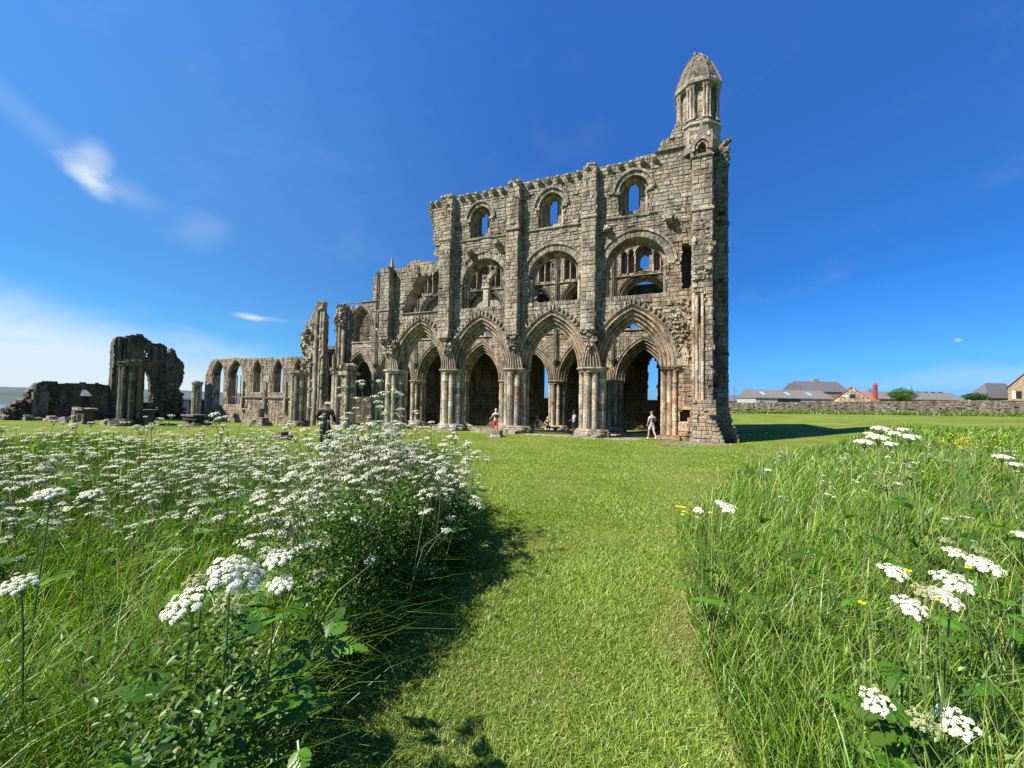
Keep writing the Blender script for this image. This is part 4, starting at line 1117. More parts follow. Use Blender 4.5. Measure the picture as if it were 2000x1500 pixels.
def person(pos, rz, label, pose, mats, hair=None, cap=False, bag=None, long=True, coat=False, h=1.75, group=None, seated=False):
    "body, clothes and hair; local -y is the direction faced; pose gives elbows, hands, knees and feet"
    rt = empty('person', pos, rz); tag(rt, label, 'person', group); s = h / 1.75; rt.scale = (s, s, s)
    hz = pose.get('hip', .93); ln = pose.get('lean', 0.0)
    T = lambda x, y, z: (x, y - ln * max(0, z - hz), z - .0)
    sh = hz + .49
    J = dict(pel=(0, 0, hz), wa=T(0, .0, hz + .16), ch=T(0, .01, hz + .36), sh=T(0, .02, sh), nk=T(0, .01, sh + .09), hd=T(0, -.015, sh + .17), hd2=T(0, -.02, sh + .27))
    for k, sg in (('L', -1), ('R', 1)):
        J['s' + k] = T(sg * .185, .02, sh - .03); J['e' + k] = pose['e' + k]; J['h' + k] = pose['h' + k]
        J['p' + k] = (sg * .095, 0, hz - .06); J['k' + k] = pose['k' + k]; J['f' + k] = pose['f' + k]
    N_ = [(J['pel'], (.135, .10)), (J['wa'], (.125, .09)), (J['ch'], (.155, .105)), (J['sh'], (.10, .08)), (J['nk'], .058), (J['hd'], (.078, .088)), (J['hd2'], (.072, .085))]
    E_ = [(0, 1), (1, 2), (2, 3), (3, 4), (4, 5), (5, 6)]
    def ad(p, r, f): N_.append((p, r)); E_.append((f, len(N_) - 1)); return len(N_) - 1
    for k, sg in (('L', -1), ('R', 1)):
        a = ad(J['s' + k], .06, 3); b = ad(J['e' + k], .043, a); c = ad(J['h' + k], .027, b)
        d = (Vector(J['h' + k]) - Vector(J['e' + k])).normalized(); side = Vector((d.y, -d.x, 0)); side = side.normalized() if side.length > .1 else Vector((0, 1, 0))
        pm = Vector(J['h' + k]) + d * .06; pi = ad(tuple(pm), (.038, .022), c)
        for q in range(4):
            f0 = pm + d * .03 + side * (q - 1.5) * .02; f1 = f0 + d * (.055 + .012 * (1.5 - abs(q - 1.5))) + Vector((0, -.012, 0))
            i0 = ad(tuple(f0), .010, pi); ad(tuple(f1), .008, i0)
        i0 = ad(tuple(Vector(J['h' + k]) + d * .03 + side * .04), .011, pi); ad(tuple(Vector(J['h' + k]) + d * .07 + side * .055), .009, i0)
        a = ad(J['p' + k], .095, 0); b = ad(J['k' + k], .062, a); c = ad(J['f' + k], .040, b)
        ad((J['f' + k][0], J['f' + k][1] - .17, J['f' + k][2] - .045), (.035, .028), c)
    body = skin_mesh('body', N_, E_, mats['skin'], rt)
    hd = Vector(J['hd2'])
    def up(nodes, edges, name, mat): return skin_mesh(name, nodes, edges, mat, body, 2)
    n = [(J['wa'], (.148, .115)), (J['pel'], (.152, .12)), (J['ch'], (.172, .125)), (J['sh'], (.12, .095))]; e = [(0, 1), (0, 2), (2, 3)]
    for k in 'LR':
        n.append((J['s' + k], .08)); e.append((3, len(n) - 1)); si_ = len(n) - 1
        el = Vector(J['e' + k]); m_ = Vector(J['s' + k]).lerp(el, .55 if not mats.get('long_sleeve') else 1.0)
        n.append((tuple(m_), .068 if not mats.get('long_sleeve') else .058)); e.append((si_, len(n) - 1))
        if mats.get('long_sleeve'): n.append((tuple(el.lerp(Vector(J['h' + k]), .92)), .045)); e.append((len(n) - 2, len(n) - 1))
    if coat: n.append(((0, .01, hz - .18), (.16, .13))); e.append((1, len(n) - 1))
    up(n, e, 'jacket' if mats.get('long_sleeve') else 'shirt', mats['top'])
    n = [((0, 0, hz), (.15, .118)), ((0, 0, hz + .07), (.145, .112))]; e = [(0, 1)]
    for k in 'LR':
        n.append((J['p' + k], .108)); e.append((0, len(n) - 1)); a = len(n) - 1
        kn = Vector(J['k' + k]); ft = Vector(J['f' + k])
        if long: n.append((tuple(kn), .078)); e.append((a, len(n) - 1)); n.append((tuple(kn.lerp(ft, .93)), .06)); e.append((len(n) - 2, len(n) - 1))
        else: n.append((tuple(Vector(J['p' + k]).lerp(kn, .92)), .088)); e.append((a, len(n) - 1))
    up(n, e, 'trousers' if long else 'shorts', mats['bottom'])
    for k in 'LR':
        f = J['f' + k]; up([((f[0], f[1] + .03, f[2] - .02), .052), ((f[0], f[1] - .10, f[2] - .045), (.05, .04)), ((f[0], f[1] - .2, f[2] - .055), (.044, .03))], [(0, 1), (1, 2)], 'shoe', mats['shoe'])
    # face
    fm = MB()
    for sg in (-1, 1):
        fm.lathe(hd.x + sg * .032, hd.y - .083, [(.012, hd.z - .025), (.015, hd.z - .015), (.008, hd.z - .005)], 6, (.02, .02, .02))
    fm.box(hd.x - .013, hd.x + .013, hd.y - .115, hd.y - .06, hd.z - .07, hd.z - .03, (.4, .26, .2), .002)
    fm.box(hd.x - .025, hd.x + .025, hd.y - .090, hd.y - .06, hd.z - .105, hd.z - .095, (.3, .12, .1), .002)
    for sg in (-1, 1): fm.box(hd.x + sg * .082 - .01, hd.x + sg * .082 + .01, hd.y - .02, hd.y + .015, hd.z - .07, hd.z - .01, (.4, .26, .2), .003)
    fm.build('face', mats['skin'], body)
    if hair is not None:
        hm = MB(); cx, cy = hd.x, hd.y + .012
        hm.lathe(cx, cy, [(.085, hd.z - .07), (.096, hd.z - .02), (.093, hd.z + .03), (.07, hd.z + .075), (.03, hd.z + .095), (.004, hd.z + .1)], 14, (1, 1, 1)); 
        hm.build('cap' if cap else 'hair', hair, body, smooth=True)
        if cap: q = MB(); q.box(cx - .06, cx + .06, cy - .19, cy - .06, hd.z - .0, hd.z + .012, (1, 1, 1), .003); q.build('cap_peak', hair, body)
    if bag is not None:
        by = J['ch'][1] + .17
        up([((0, by, hz + .12), (.13, .075)), ((0, by + .01, hz + .30), (.14, .085)), ((0, by - .02, hz + .44), (.10, .06))], [(0, 1), (1, 2)], 'backpack', bag)
    return rt
walk = dict(eL=(-.26, -.02, 1.15), hL=(-.16, -.24, 1.08), eR=(.26, .06, 1.16), hR=(.25, -.08, .93), kL=(-.11, .05, .50), fL=(-.16, .26, .12), kR=(.11, -.16, .50), fR=(.13, -.20, .08))
C_ = cloth
p = on_ground(1273, 858)
person((p.x, p.y, p.z), math.radians(188), 'man in grey shirt and shorts with cap and backpack walking under the rightmost arch', walk,
       dict(skin=SKIN, top=C_('grey_shirt', (.42, .42, .42)), bottom=C_('grey_shorts', (.45, .44, .43)), shoe=C_('white_shoe', (.6, .6, .6))), hair=C_('grey_cap', (.12, .12, .12)), cap=True, bag=C_('navy_bag', (.03, .04, .06)), long=False, h=1.76)
w2 = dict(eL=(-.25, .0, 1.15), hL=(-.2, -.2, 1.05), eR=(.24, -.02, 1.15), hR=(.18, -.22, 1.05), kL=(-.1, -.05, .50), fL=(-.1, .04, .08), kR=(.1, .0, .50), fR=(.12, .12, .09))
p = L2W(-1.35, 1.1)
person((p.x, p.y, gz(-1.35, 1.1)), math.radians(-75), 'person in a lavender shirt and navy shorts standing just left of the fourth pier', w2,
       dict(skin=SKIND, top=C_('lavender_shirt', (.40, .37, .60)), bottom=C_('navy_shorts', (.02, .025, .05)), shoe=C_('dark_shoe', (.03, .03, .03))), hair=C_('dark_hair', (.03, .02, .015)), long=False, h=1.75)
w3 = dict(eL=(-.30, .0, 1.17), hL=(-.44, -.12, 1.06), eR=(.29, .0, 1.16), hR=(.40, -.12, 1.02), kL=(-.09, -.03, .50), fL=(-.1, .08, .08), kR=(.09, -.04, .50), fR=(.11, -.02, .08))
p = on_ground(968, 844)
person((p.x, p.y, p.z), math.radians(184), 'person in red trousers and a pale top with elbows out left of the third pier', w3,
       dict(skin=SKIN, top=C_('cream_top', (.55, .5, .42)), bottom=C_('red_trousers', (.55, .05, .07)), shoe=C_('tan_shoe', (.3, .2, .15))), hair=C_('fair_hair', (.5, .42, .3)), bag=C_('black_bag', (.03, .03, .03)), h=1.68)
sit = dict(hip=.50, eL=(-.27, -.02, .74), hL=(-.15, -.26, .66), eR=(.27, -.02, .74), hR=(.15, -.26, .66), kL=(-.12, -.42, .50), fL=(-.12, -.44, .08), kR=(.12, -.42, .50), fR=(.12, -.46, .08))
bu, bw = -5.6, 8.4
for k, (du, lab, top, hr) in enumerate(((-.8, 'person in a teal top seated on the left end of the shaded bench', (.02, .12, .11), (.04, .03, .02)), (.15, 'grey-haired person in dark clothes seated in the middle of the shaded bench', (.035, .035, .04), (.42, .42, .40)))):
    p = L2W(bu + du, bw)
    person((p.x, p.y, gz(bu, bw)), math.radians(-10 + 15 * k), lab, sit, dict(skin=SKIN, top=C_('dark_top_%s' % 'ab'[k], top), bottom=C_('dark_bottom_%s' % 'ab'[k], (.03, .03, .035)), shoe=C_('black_shoe_%s' % 'ab'[k], (.03, .03, .03))), hair=C_('hair_%s' % 'ab'[k], hr), h=1.7)
p = L2W(bu, bw); rt = empty('stone_bench', (p.x, p.y, gz(bu, bw)), RZ); tag(rt, 'low stone bench in the shade behind the piers with two people on it', 'bench')
mb = MB(); mb.box(-1.6, 1.2, -.2, .3, .30, .40, scol(), .01); mb.build('seat', STONE, rt)
for x in (-1.3, .9): mb = MB(); mb.box(x - .12, x + .12, -.15, .25, 0, .30, scol(), .01); mb.build('leg', STONE, rt)
w6 = dict(lean=.05, eL=(-.30, .02, 1.15), hL=(-.22, -.18, 1.02), eR=(.30, .0, 1.15), hR=(.2, -.22, 1.0), kL=(-.13, -.02, .50), fL=(-.15, .06, .08), kR=(.13, -.05, .50), fR=(.15, -.02, .08))
p = at(634, 880, 12.8)
person((p.x, p.y, h1(p.x, p.y)), math.radians(172), 'shaven-headed person in black jacket and trousers behind the white flowers', w6,
       dict(skin=SKIND, top=C_('black_jacket', (.015, .015, .018)), bottom=C_('black_trousers', (.012, .012, .014)), shoe=C_('black_boot', (.01, .01, .01)), long_sleeve=True), coat=True, h=1.78)

# ================================================================ boundary wall and farm
def run_wall(name, a, b, h, t, label):
    A_, B_ = Vector(a), Vector(b); L = (B_ - A_).length; dx = (B_ - A_).normalized(); n = Vector((dx.y, -dx.x, 0))
    ang = math.atan2(dx.y, dx.x)
    rt = empty(name, (A_.x, A_.y, 0), ang); tag(rt, label, 'wall')
    gr = lambda u: h1(A_.x + dx.x * u, A_.y + dx.y * u)
    tops = [(u, (A_.z * (1 - u / L) + B_.z * u / L) + .06 * noise.noise(Vector((u * .3, 0, 0)))) for u in np.arange(0, L + .1, 2.0)]
    poly = [(0, -1.5)] + tops + [(tops[-1][0], -1.5)]; pi_ = pip(poly)
    mb = MB(); plate(mb, [poly], pi_, lambda u, z, w: (u, w, z), .02, t)
    masonry(mb, lambda u, z, d: (u, -d, z), 0, L, -.3, 4.4, pi_, ch=(.13, .26), ln=(.22, .7), warm=lambda u, z: .12, relief=.09, mn=.2)
    mb.build('wall', GSTONE, rt)
    mb = MB(); u = 0
    while u < L - 1:
        z = A_.z * (1 - u / L) + B_.z * u / L; e = U(.4, 1.1); mb.box(u, u + e - .02, -.08, t + .05, z - .02, z + U(.10, .17), scol(.1), .02); u += e
    mb.build('coping', GSTONE, rt)
a = at(1395, 788, 79); b = at(2090, 782.5, 52)
run_wall('boundary_wall', (a.x, a.y, a.z), (b.x, b.y, b.z), 2, .5, 'long rubble-stone field wall across the right background')

def corrugated(name, col, scale, axis='X'):
    m = plain(name, col, .75, 3, .2, 0); t = m.node_tree; b = t.nodes['Principled BSDF']
    tc = N(t, 'ShaderNodeTexCoord'); w = N(t, 'ShaderNodeTexWave', bands_direction=axis); w.inputs['Scale'].default_value = scale
    t.links.new(tc.outputs['Object'], w.inputs['Vector']); bp = N(t, 'ShaderNodeBump'); bp.inputs['Strength'].default_value = .6; bp.inputs['Distance'].default_value = .06
    t.links.new(w.outputs['Fac'], bp.inputs['Height']); t.links.new(bp.outputs[0], b.inputs['Normal'])
    return m
SLATE = corrugated('slate_roof', (.10, .094, .10), .9, 'Z'); SLATEB = corrugated('blue_slate', (.10, .12, .15), .9, 'Z')
SHEET = corrugated('fibre_sheet', (.15, .14, .125), 2.2); BOARD = corrugated('weathered_boards', (.32, .31, .30), 3.0)
TILE = corrugated('red_tile', (.30, .12, .075), 2.5); REDP = plain('red_paint', (.21, .05, .045), .7, 5, .15); BUFF = plain('buff_stone', (.26, .195, .115), .9, 2.2, .4, .5)
DARKG = plain('dark_opening', (.015, .015, .018), .4, 5, .1, 0); WHITE = plain('white_paint', (.7, .7, .68), .5, 5, .08, 0); SKYL = plain('rooflight', (.30, .36, .42), .2, 5, .1, 0, .6)
def farm(name, px0, px1, y_eave, y_ridge, depth, dz=7.0, wall=BUFF, roof=SLATE, label='', hipL=0.0, hipR=0.0, ybase=800, gable=False):
    "a building whose front runs across the view; returns root and a local frame"
    a = at(px0, y_eave, depth); b = at(px1, y_eave, depth); r = at((px0 + px1) / 2, y_ridge, depth + dz / 2)
    ze = (a.z + b.z) / 2; zr = r.z; Wd = (b - a).length; g = h1(a.x, a.y)
    ang = math.atan2(b.y - a.y, b.x - a.x)
    if gable:
        m_ = (a + b) / 2; v = Vector((m_.x, m_.y, 0)).normalized(); fdir = Vector((v.y, -v.x, 0)); Wd = abs((b - a).dot(fdir)); a = m_ - fdir * Wd / 2; ang = math.atan2(fdir.y, fdir.x)
    rt = empty(name, (a.x, a.y, 0), ang); tag(rt, label, 'house' if 'house' in name else 'building')
    mb = MB()
    if gable:       # gable end faces the viewer
        mb.add([(0, 0, g), (Wd, 0, g), (Wd, 0, ze), (Wd / 2, 0, zr), (0, 0, ze), (0, dz, g), (Wd, dz, g), (Wd, dz, ze), (Wd / 2, dz, zr), (0, dz, ze)],
               ((0, 1, 2, 3, 4), (1, 6, 7, 2), (5, 0, 4, 9), (9, 8, 7, 6, 5)), (1, 1, 1))
        rf = MB()
        for s, x0, x1 in ((0, -.25, Wd / 2), (1, Wd + .25, Wd / 2)):
            rf.add([(x0, -.2, ze - .12), (x1, -.2, zr + .02), (x1, dz + .2, zr + .02), (x0, dz + .2, ze - .12), (x0, -.2, ze + .03), (x1, -.2, zr + .20), (x1, dz + .2, zr + .20), (x0, dz + .2, ze + .03)], ((0, 1, 2, 3), (4, 5, 6, 7), (0, 1, 5, 4), (3, 2, 6, 7), (0, 3, 7, 4), (1, 2, 6, 5)), (1, 1, 1))
    else:
        mb.add([(0, 0, g), (Wd, 0, g), (Wd, 0, ze), (0, 0, ze), (0, dz, g), (Wd, dz, g), (Wd, dz, ze), (0, dz, ze), (hipL * .5, dz / 2, zr if not hipL else ze), (Wd - hipR * .5, dz / 2, zr if not hipR else ze)],
               ((0, 1, 2, 3), (5, 4, 7, 6), (4, 0, 3, 8, 7), (1, 5, 6, 9, 2)), (1, 1, 1))
        rf = MB(); o_ = .2
        rf.add([(-o_, -.2, ze - .05), (Wd + o_, -.2, ze - .05), (Wd + o_ - hipR, dz / 2, zr), (-o_ + hipL, dz / 2, zr), (-o_, dz + .2, ze - .05), (Wd + o_, dz + .2, ze - .05),
                (-o_, -.2, ze + .1), (Wd + o_, -.2, ze + .1), (Wd + o_ - hipR, dz / 2, zr + .15), (-o_ + hipL, dz / 2, zr + .15), (-o_, dz + .2, ze + .1), (Wd + o_, dz + .2, ze + .1)],
               ((6, 7, 8, 9), (9, 8, 11, 10), (0, 1, 7, 6), (4, 5, 11, 10), (6, 9, 10), (7, 8, 11), (0, 6, 10, 4), (1, 7, 11, 5)), (1, 1, 1))
    mb.build('wall', wall, rt); ro = rf.build('roof', roof, rt)
    return rt, ro, Wd, ze, zr, g
def addbox(rt, name, mat, x0, x1, y0, y1, z0, z1):
    mb = MB(); mb.box(x0, x1, y0, y1, z0, z1, (1, 1, 1)); return mb.build(name, mat, rt)
rt, ro, Wd, ze, zr, g = farm('barn', 1476, 1627, 778.5, 763.5, 96, 8, BOARD, SHEET, 'long low barn with pale boards and dark open front beyond the field wall')
k = Wd / 151
addbox(rt, 'opening', DARKG, 43 * k, 87 * k, -.06, .1, g, ze - .15); addbox(rt, 'window', DARKG, 8 * k, 14 * k, -.06, .1, ze - 1.3, ze - .8); addbox(rt, 'window', DARKG, 118 * k, 126 * k, -.06, .1, ze - 1.2, ze - .6)
for x in (20, 69, 112):
    mb = MB(); sl2 = (zr - ze) / 4.2
    mb.add([(x * k, 1.3, ze + .1 + 1.5 * sl2 + .06), ((x + 8) * k, 1.3, ze + .1 + 1.5 * sl2 + .06), ((x + 8) * k, 2.9, ze + .1 + 3.1 * sl2 + .06), (x * k, 2.9, ze + .1 + 3.1 * sl2 + .06)], ((0, 1, 2, 3),), (1, 1, 1)); mb.build('rooflight', SKYL, ro)
rt, ro, Wd, ze, zr, g = farm('farmhouse', 1573, 1659, 766, 746.5, 118, 9, BUFF, SLATE, 'tall slate-roofed farmhouse with a ridge chimney behind the barn')
addbox(ro, 'chimney', BUFF, Wd * .42, Wd * .54, 4, 5, zr - .5, zr + .9)
rt, ro, Wd, ze, zr, g = farm('outbuilding', 1558, 1580, 764, 749.5, 122, 7, BUFF, SLATE, 'small slate-roofed block joined to the left of the tall farmhouse')
rt, ro, Wd, ze, zr, g = farm('stone_outhouse', 1622, 1707, 786, 757, 90, 5, STONE, TILE, 'buff stone gable with a small square window above the field wall', gable=True)
addbox(rt, 'window', DARKG, Wd * .44, Wd * .57, -.06, .1, zr - 2.6, zr - 1.7)
mb = MB(); gp_ = pip([(0, g), (Wd, g), (Wd, ze), (Wd / 2, zr - .1), (0, ze)])
masonry(mb, lambda u, z, d: (u, -.02 - d, z), 0, Wd, g, zr, lambda u, z: gp_(u, z) and not (Wd * .44 < u < Wd * .57 and zr - 2.6 < z < zr - 1.7), ch=(.3, .45), ln=(.4, 1.0), warm=lambda u, z: .75, mn=.3); mb.build('stone_facing', STONE, rt)
rt, ro, Wd, ze, zr, g = farm('red_outhouse', 1694, 1716, 783, 766, 93, 6, REDP, TILE, 'small red-painted outhouse with a tall red chimney')
addbox(rt, 'chimney', REDP, Wd * .80, Wd * .97, .1, .9, g, zr + 1.8); addbox(rt, 'chimney_pot', TILE, Wd * .85, Wd * .92, .3, .6, zr + 1.8, zr + 2.3)
rt, ro, Wd, ze, zr, g = farm('long_shed', 1717, 1893, 781, 767.5, 97, 9, BUFF, SHEET, 'very long low shed with a grey roof and ridge vents behind the round bush')
for q in range(6): addbox(ro, 'ridge_vent', SLATE, Wd * (.45 + .085 * q), Wd * (.49 + .085 * q), 4.2, 4.8, zr, zr + .35)
rt, ro, Wd, ze, zr, g = farm('stone_cottage', 1928, 1990, 778, 750, 84, 4, BUFF, SLATE, 'cottage with a patched hipped slate roof near the right edge', hipL=2.4, hipR=.5)
rt, ro, Wd, ze, zr, g = farm('end_house', 1966, 2094, 757, 713, 76, 9, BUFF, SLATE, 'nearest buff stone house cut off by the right edge', gable=True)
addbox(rt, 'window', WHITE, .5, .9, -.06, .1, ze - 2.2, ze - .7); addbox(rt, 'window', DARKG, 1.0, 1.7, -.06, .1, ze - 2.2, ze - .7)
rt, ro, Wd, ze, zr, g = farm('blue_roofed_shed', 1405, 1478, 784, 773, 105, 8, BUFF, SLATEB, 'low blue-grey roofed shed just right of the abbey tower')
p = at(364, 800, 52); g = h1(p.x, p.y); rt = empty('dark_shed', (p.x, p.y, g), RZ); tag(rt, 'small dark blue shed between the gable ruin and the slender pier', 'shed')
mb = MB(); mb.box(-1.2, .62, 0, 3, 0, 2.45, (.012, .02, .04)); mb.build('wall', attr_mat('shed_paint'), rt); mb = MB()
mb.add([(-1.3, -.1, 2.5), (.72, -.1, 2.35), (.72, 3.1, 2.35), (-1.3, 3.1, 2.5), (-1.3, -.1, 2.62), (.72, -.1, 2.47), (.72, 3.1, 2.47), (-1.3, 3.1, 2.62)], ((0, 1, 2, 3), (4, 5, 6, 7), (0, 1, 5, 4), (1, 2, 6, 5), (2, 3, 7, 6), (3, 0, 4, 7)), (.03, .04, .06)); mb.build('roof', attr_mat('shed_roof'), rt)
POLE = plain('pole_wood', (.12, .10, .09), .8)
for px, yt, yb, dep, lab in ((1434, 757, 790, 88, 'slim pole with a wire left of the barn'), (1700, 759, 790, 101, 'wooden pole with insulators beside the red chimney'), (1781, 753, 785, 112, 'thin mast rising behind the round bush')):
    b = at(px, yb, dep); t = at(px, yt, dep); g = h1(b.x, b.y)
    rt = empty('utility_pole', (b.x, b.y, g)); tag(rt, lab, 'pole', 'poles by the farm')
    mb = MB(); mb.tube([(0, 0, 0), (0, 0, t.z - g)], [.12, .07], 8, (1, 1, 1)); mb.build('post', POLE, rt)
    if px == 1700:
        mb = MB(); mb.box(-.9, .9, -.05, .05, t.z - g - .6, t.z - g - .45, (1, 1, 1)); mb.box(-.6, .6, -.05, .05, t.z - g - .15, t.z - g - .02, (1, 1, 1)); mb.build('crossarm', POLE, rt)
# ================================================================ ground, sea and far hills
def stuff_material(name, kind):
    m = bpy.data.materials.new(name); m.use_nodes = True; t = m.node_tree; t.nodes.clear()
    a = N(t, 'ShaderNodeAttribute', attribute_name='sc')
    d = N(t, 'ShaderNodeBsdfDiffuse'); tr = N(t, 'ShaderNodeBsdfTranslucent'); gl = N(t, 'ShaderNodeBsdfGlossy'); gl.inputs['Roughness'].default_value = .42
    t.links.new(a.outputs['Color'], d.inputs['Color'])
    hs_ = N(t, 'ShaderNodeHueSaturation'); hs_.inputs['Saturation'].default_value = 1.15; hs_.inputs['Value'].default_value = 1.35; t.links.new(a.outputs['Color'], hs_.inputs['Color'])
    t.links.new(hs_.outputs[0], tr.inputs['Color']); gl.inputs['Color'].default_value = (.9, .95, .85, 1)
    m1 = N(t, 'ShaderNodeMixShader'); m1.inputs[0].default_value = .30 if kind != 'flower' else .25; t.links.new(d.outputs[0], m1.inputs[1]); t.links.new(tr.outputs[0], m1.inputs[2])
    m2 = N(t, 'ShaderNodeMixShader'); m2.inputs[0].default_value = .028 if kind != 'flower' else 0.0; t.links.new(m1.outputs[0], m2.inputs[1]); t.links.new(gl.outputs[0], m2.inputs[2])
    o = N(t, 'ShaderNodeOutputMaterial'); t.links.new(m2.outputs[0], o.inputs[0])
    return m
GRASS = stuff_material('grass_blade', 'grass'); LEAF = stuff_material('leaf', 'leaf'); PETAL = stuff_material('petal', 'flower')

lawn = bpy.data.materials.new('turf'); lawn.use_nodes = True; t = lawn.node_tree; b = t.nodes['Principled BSDF']; b.inputs['Roughness'].default_value = .95; b.inputs['Specular IOR Level'].default_value = .1
tc = N(t, 'ShaderNodeTexCoord'); P_ = tc.outputs['Object']
n1 = noise_(t, P_, .35, 5, .6); n2 = noise_(t, P_, 3.2, 6, .65); n3 = noise_(t, P_, 22, 5, .7)
mp = N(t, 'ShaderNodeMapping'); t.links.new(P_, mp.inputs[0]); mp.inputs['Scale'].default_value = (.25, 1.2, 1); mp.inputs['Rotation'].default_value = (0, 0, .35)
n5 = noise_(t, mp.outputs[0], 1.0, 4, .6)
c = ramp(t, n2, [(.25, (.065, .105, .008)), (.5, (.13, .19, .014)), (.75, (.225, .275, .03))])
c = mixc(t, ramp(t, n1, [(.42, (0, 0, 0)), (.62, (1, 1, 1))]), c, mixc(t, n2, (.15, .185, .025), (.27, .28, .07)))
c = mixc(t, ramp(t, n5, [(.5, (0, 0, 0)), (.75, (.65, .65, .65))]), c, (.26, .27, .075))
c = mixc(t, 1.0, c, ramp(t, n3, [(.25, (.5, .5, .5)), (.75, (1.28, 1.28, 1.28))]), 'MULTIPLY')
c = mixc(t, 1.0, c, ramp(t, noise_(t, P_, .11, 5, .62, .6), [(.3, (.74, .80, .78)), (.52, (.95, .97, .95)), (.72, (1.12, 1.04, 1.0))]), 'MULTIPLY')
t.links.new(c, b.inputs['Base Color'])
bp = N(t, 'ShaderNodeBump'); bp.inputs['Strength'].default_value = 1.0; bp.inputs['Distance'].default_value = .05
t.links.new(math_(t, 'ADD', n3, math_(t, 'MULTIPLY', n2, 1.5)), bp.inputs['Height']); t.links.new(bp.outputs[0], b.inputs['Normal'])

def graded(a, b, fine0, fine1, step, n):
    core = np.arange(fine0, fine1 + step / 2, step)
    lo = fine0 - (np.geomspace(step, fine0 - a + step, n) - step)[1:][::-1]; hi = fine1 + (np.geomspace(step, b - fine1 + step, n) - step)[1:]
    return np.concatenate([lo, core, hi])
xs = graded(-1500, 3000, -40, 40, .4, 60); ys = graded(-200, 4000, -4, 60, .4, 60)
X, Y = np.meshgrid(xs, ys); Zt = np.concatenate([H(X[i:i + 20], Y[i:i + 20]) for i in range(0, len(ys), 20)])
near_bump = np.exp(-(X ** 2 + Y ** 2) / 2500)
me = bpy.data.meshes.new('ground'); nx, ny = len(xs), len(ys)
me.vertices.add(nx * ny); me.vertices.foreach_set('co', np.stack([X, Y, Zt], -1).astype(np.float32).ravel())
idx = np.arange(nx * ny).reshape(ny, nx); q = np.stack([idx[:-1, :-1], idx[:-1, 1:], idx[1:, 1:], idx[1:, :-1]], -1).reshape(-1, 4)
me.loops.add(q.size); me.loops.foreach_set('vertex_index', q.ravel().astype(np.int32))
me.polygons.add(len(q)); me.polygons.foreach_set('loop_start', np.arange(0, q.size, 4, dtype=np.int32)); me.polygons.foreach_set('loop_total', np.full(len(q), 4, dtype=np.int32))
me.update(calc_edges=True); me.shade_smooth(); me.materials.append(lawn)
go = bpy.data.objects.new('ground', me); COL.objects.link(go); go['kind'] = 'structure'; go['label'] = 'mown green turf and rough field round the abbey'

seam = bpy.data.materials.new('sea_water'); seam.use_nodes = True; b = seam.node_tree.nodes['Principled BSDF']
b.inputs['Base Color'].default_value = (.06, .13, .20, 1); b.inputs['Roughness'].default_value = .25
t = seam.node_tree; tc = N(t, 'ShaderNodeTexCoord'); bp = N(t, 'ShaderNodeBump'); bp.inputs['Strength'].default_value = .5; bp.inputs['Distance'].default_value = .5
t.links.new(noise_(t, tc.outputs['Object'], .12, 5, .6), bp.inputs['Height']); t.links.new(bp.outputs[0], b.inputs['Normal'])
me = bpy.data.meshes.new('sea'); me.from_pydata([(-15000, 60, -54), (15000, 60, -54), (15000, 15000, -54), (-15000, 15000, -54)], [], [(0, 1, 2, 3)]); me.materials.append(seam)
o = bpy.data.objects.new('sea', me); COL.objects.link(o); o['kind'] = 'structure'
# far shore, a touch of air haze put into its blue-grey
hm = bpy.data.materials.new('far_hill'); hm.use_nodes = True; t = hm.node_tree; b = t.nodes['Principled BSDF']; b.inputs['Roughness'].default_value = 1
tc = N(t, 'ShaderNodeTexCoord'); t.links.new(ramp(t, noise_(t, tc.outputs['Object'], .006, 6, .6), [(.3, (.030, .050, .050)), (.7, (.065, .088, .080))]), b.inputs['Base Color'])
mb = MB(); pts = []
xs2 = np.linspace(-3600, -300, 90)
rows = []
for j, (dy, k) in enumerate(((0, 0), (60, .3), (260, .62), (600, .88), (1000, 1.0), (1500, .9))):
    rows.append([(x * (1 + dy / 3000), 1500 + dy + .05 * x, -55 + k * (72 + 16 * noise.noise(Vector((x * .002, dy * .001, 5))) + 5 * noise.noise(Vector((x * .012, dy * .01, 1))) - max(0, (x + 1700) * .035))) for x in xs2])
for a_, b_ in zip(rows, rows[1:]):
    for i in range(len(xs2) - 1): mb.quad(a_[i], a_[i + 1], b_[i + 1], b_[i], (1, 1, 1))
o = mb.build('far_hills', hm, smooth=True); o['kind'] = 'structure'
# ================================================================ meadow, lawn and flowers
rng = np.random.default_rng(5)
def gpx(x, y): p = on_ground(x, y); return (p.x, p.y)
L_EDGE = [(-.30, -1.0), (-.40, .7), (-.58, 1.15), (-.82, 1.5), gpx(560, 1500), gpx(640, 1400), gpx(760, 1262), gpx(840, 1182), gpx(905, 1095), gpx(915, 1040), (-.62, 5.6), (-1.1, 6.6), (-2.3, 7.6), (-4.0, 8.6), (-6.5, 9.6), (-10, 11.5), (-16, 15), (-28, 20)]
L_POLY = L_EDGE + [(-28, -4), (-1, -4)]
R_EDGE = [(.95, -1.0), gpx(1445, 1500), gpx(1385, 1340), gpx(1335, 1140), gpx(1325, 1060), (2.15, 5.0), (2.9, 6.1), (5.2, 9.2), (8.5, 12.6), (12, 16), (18, 21), (28, 30), (45, 42)]
R_POLY = R_EDGE + [(70, 42), (70, -4), (1, -4)]
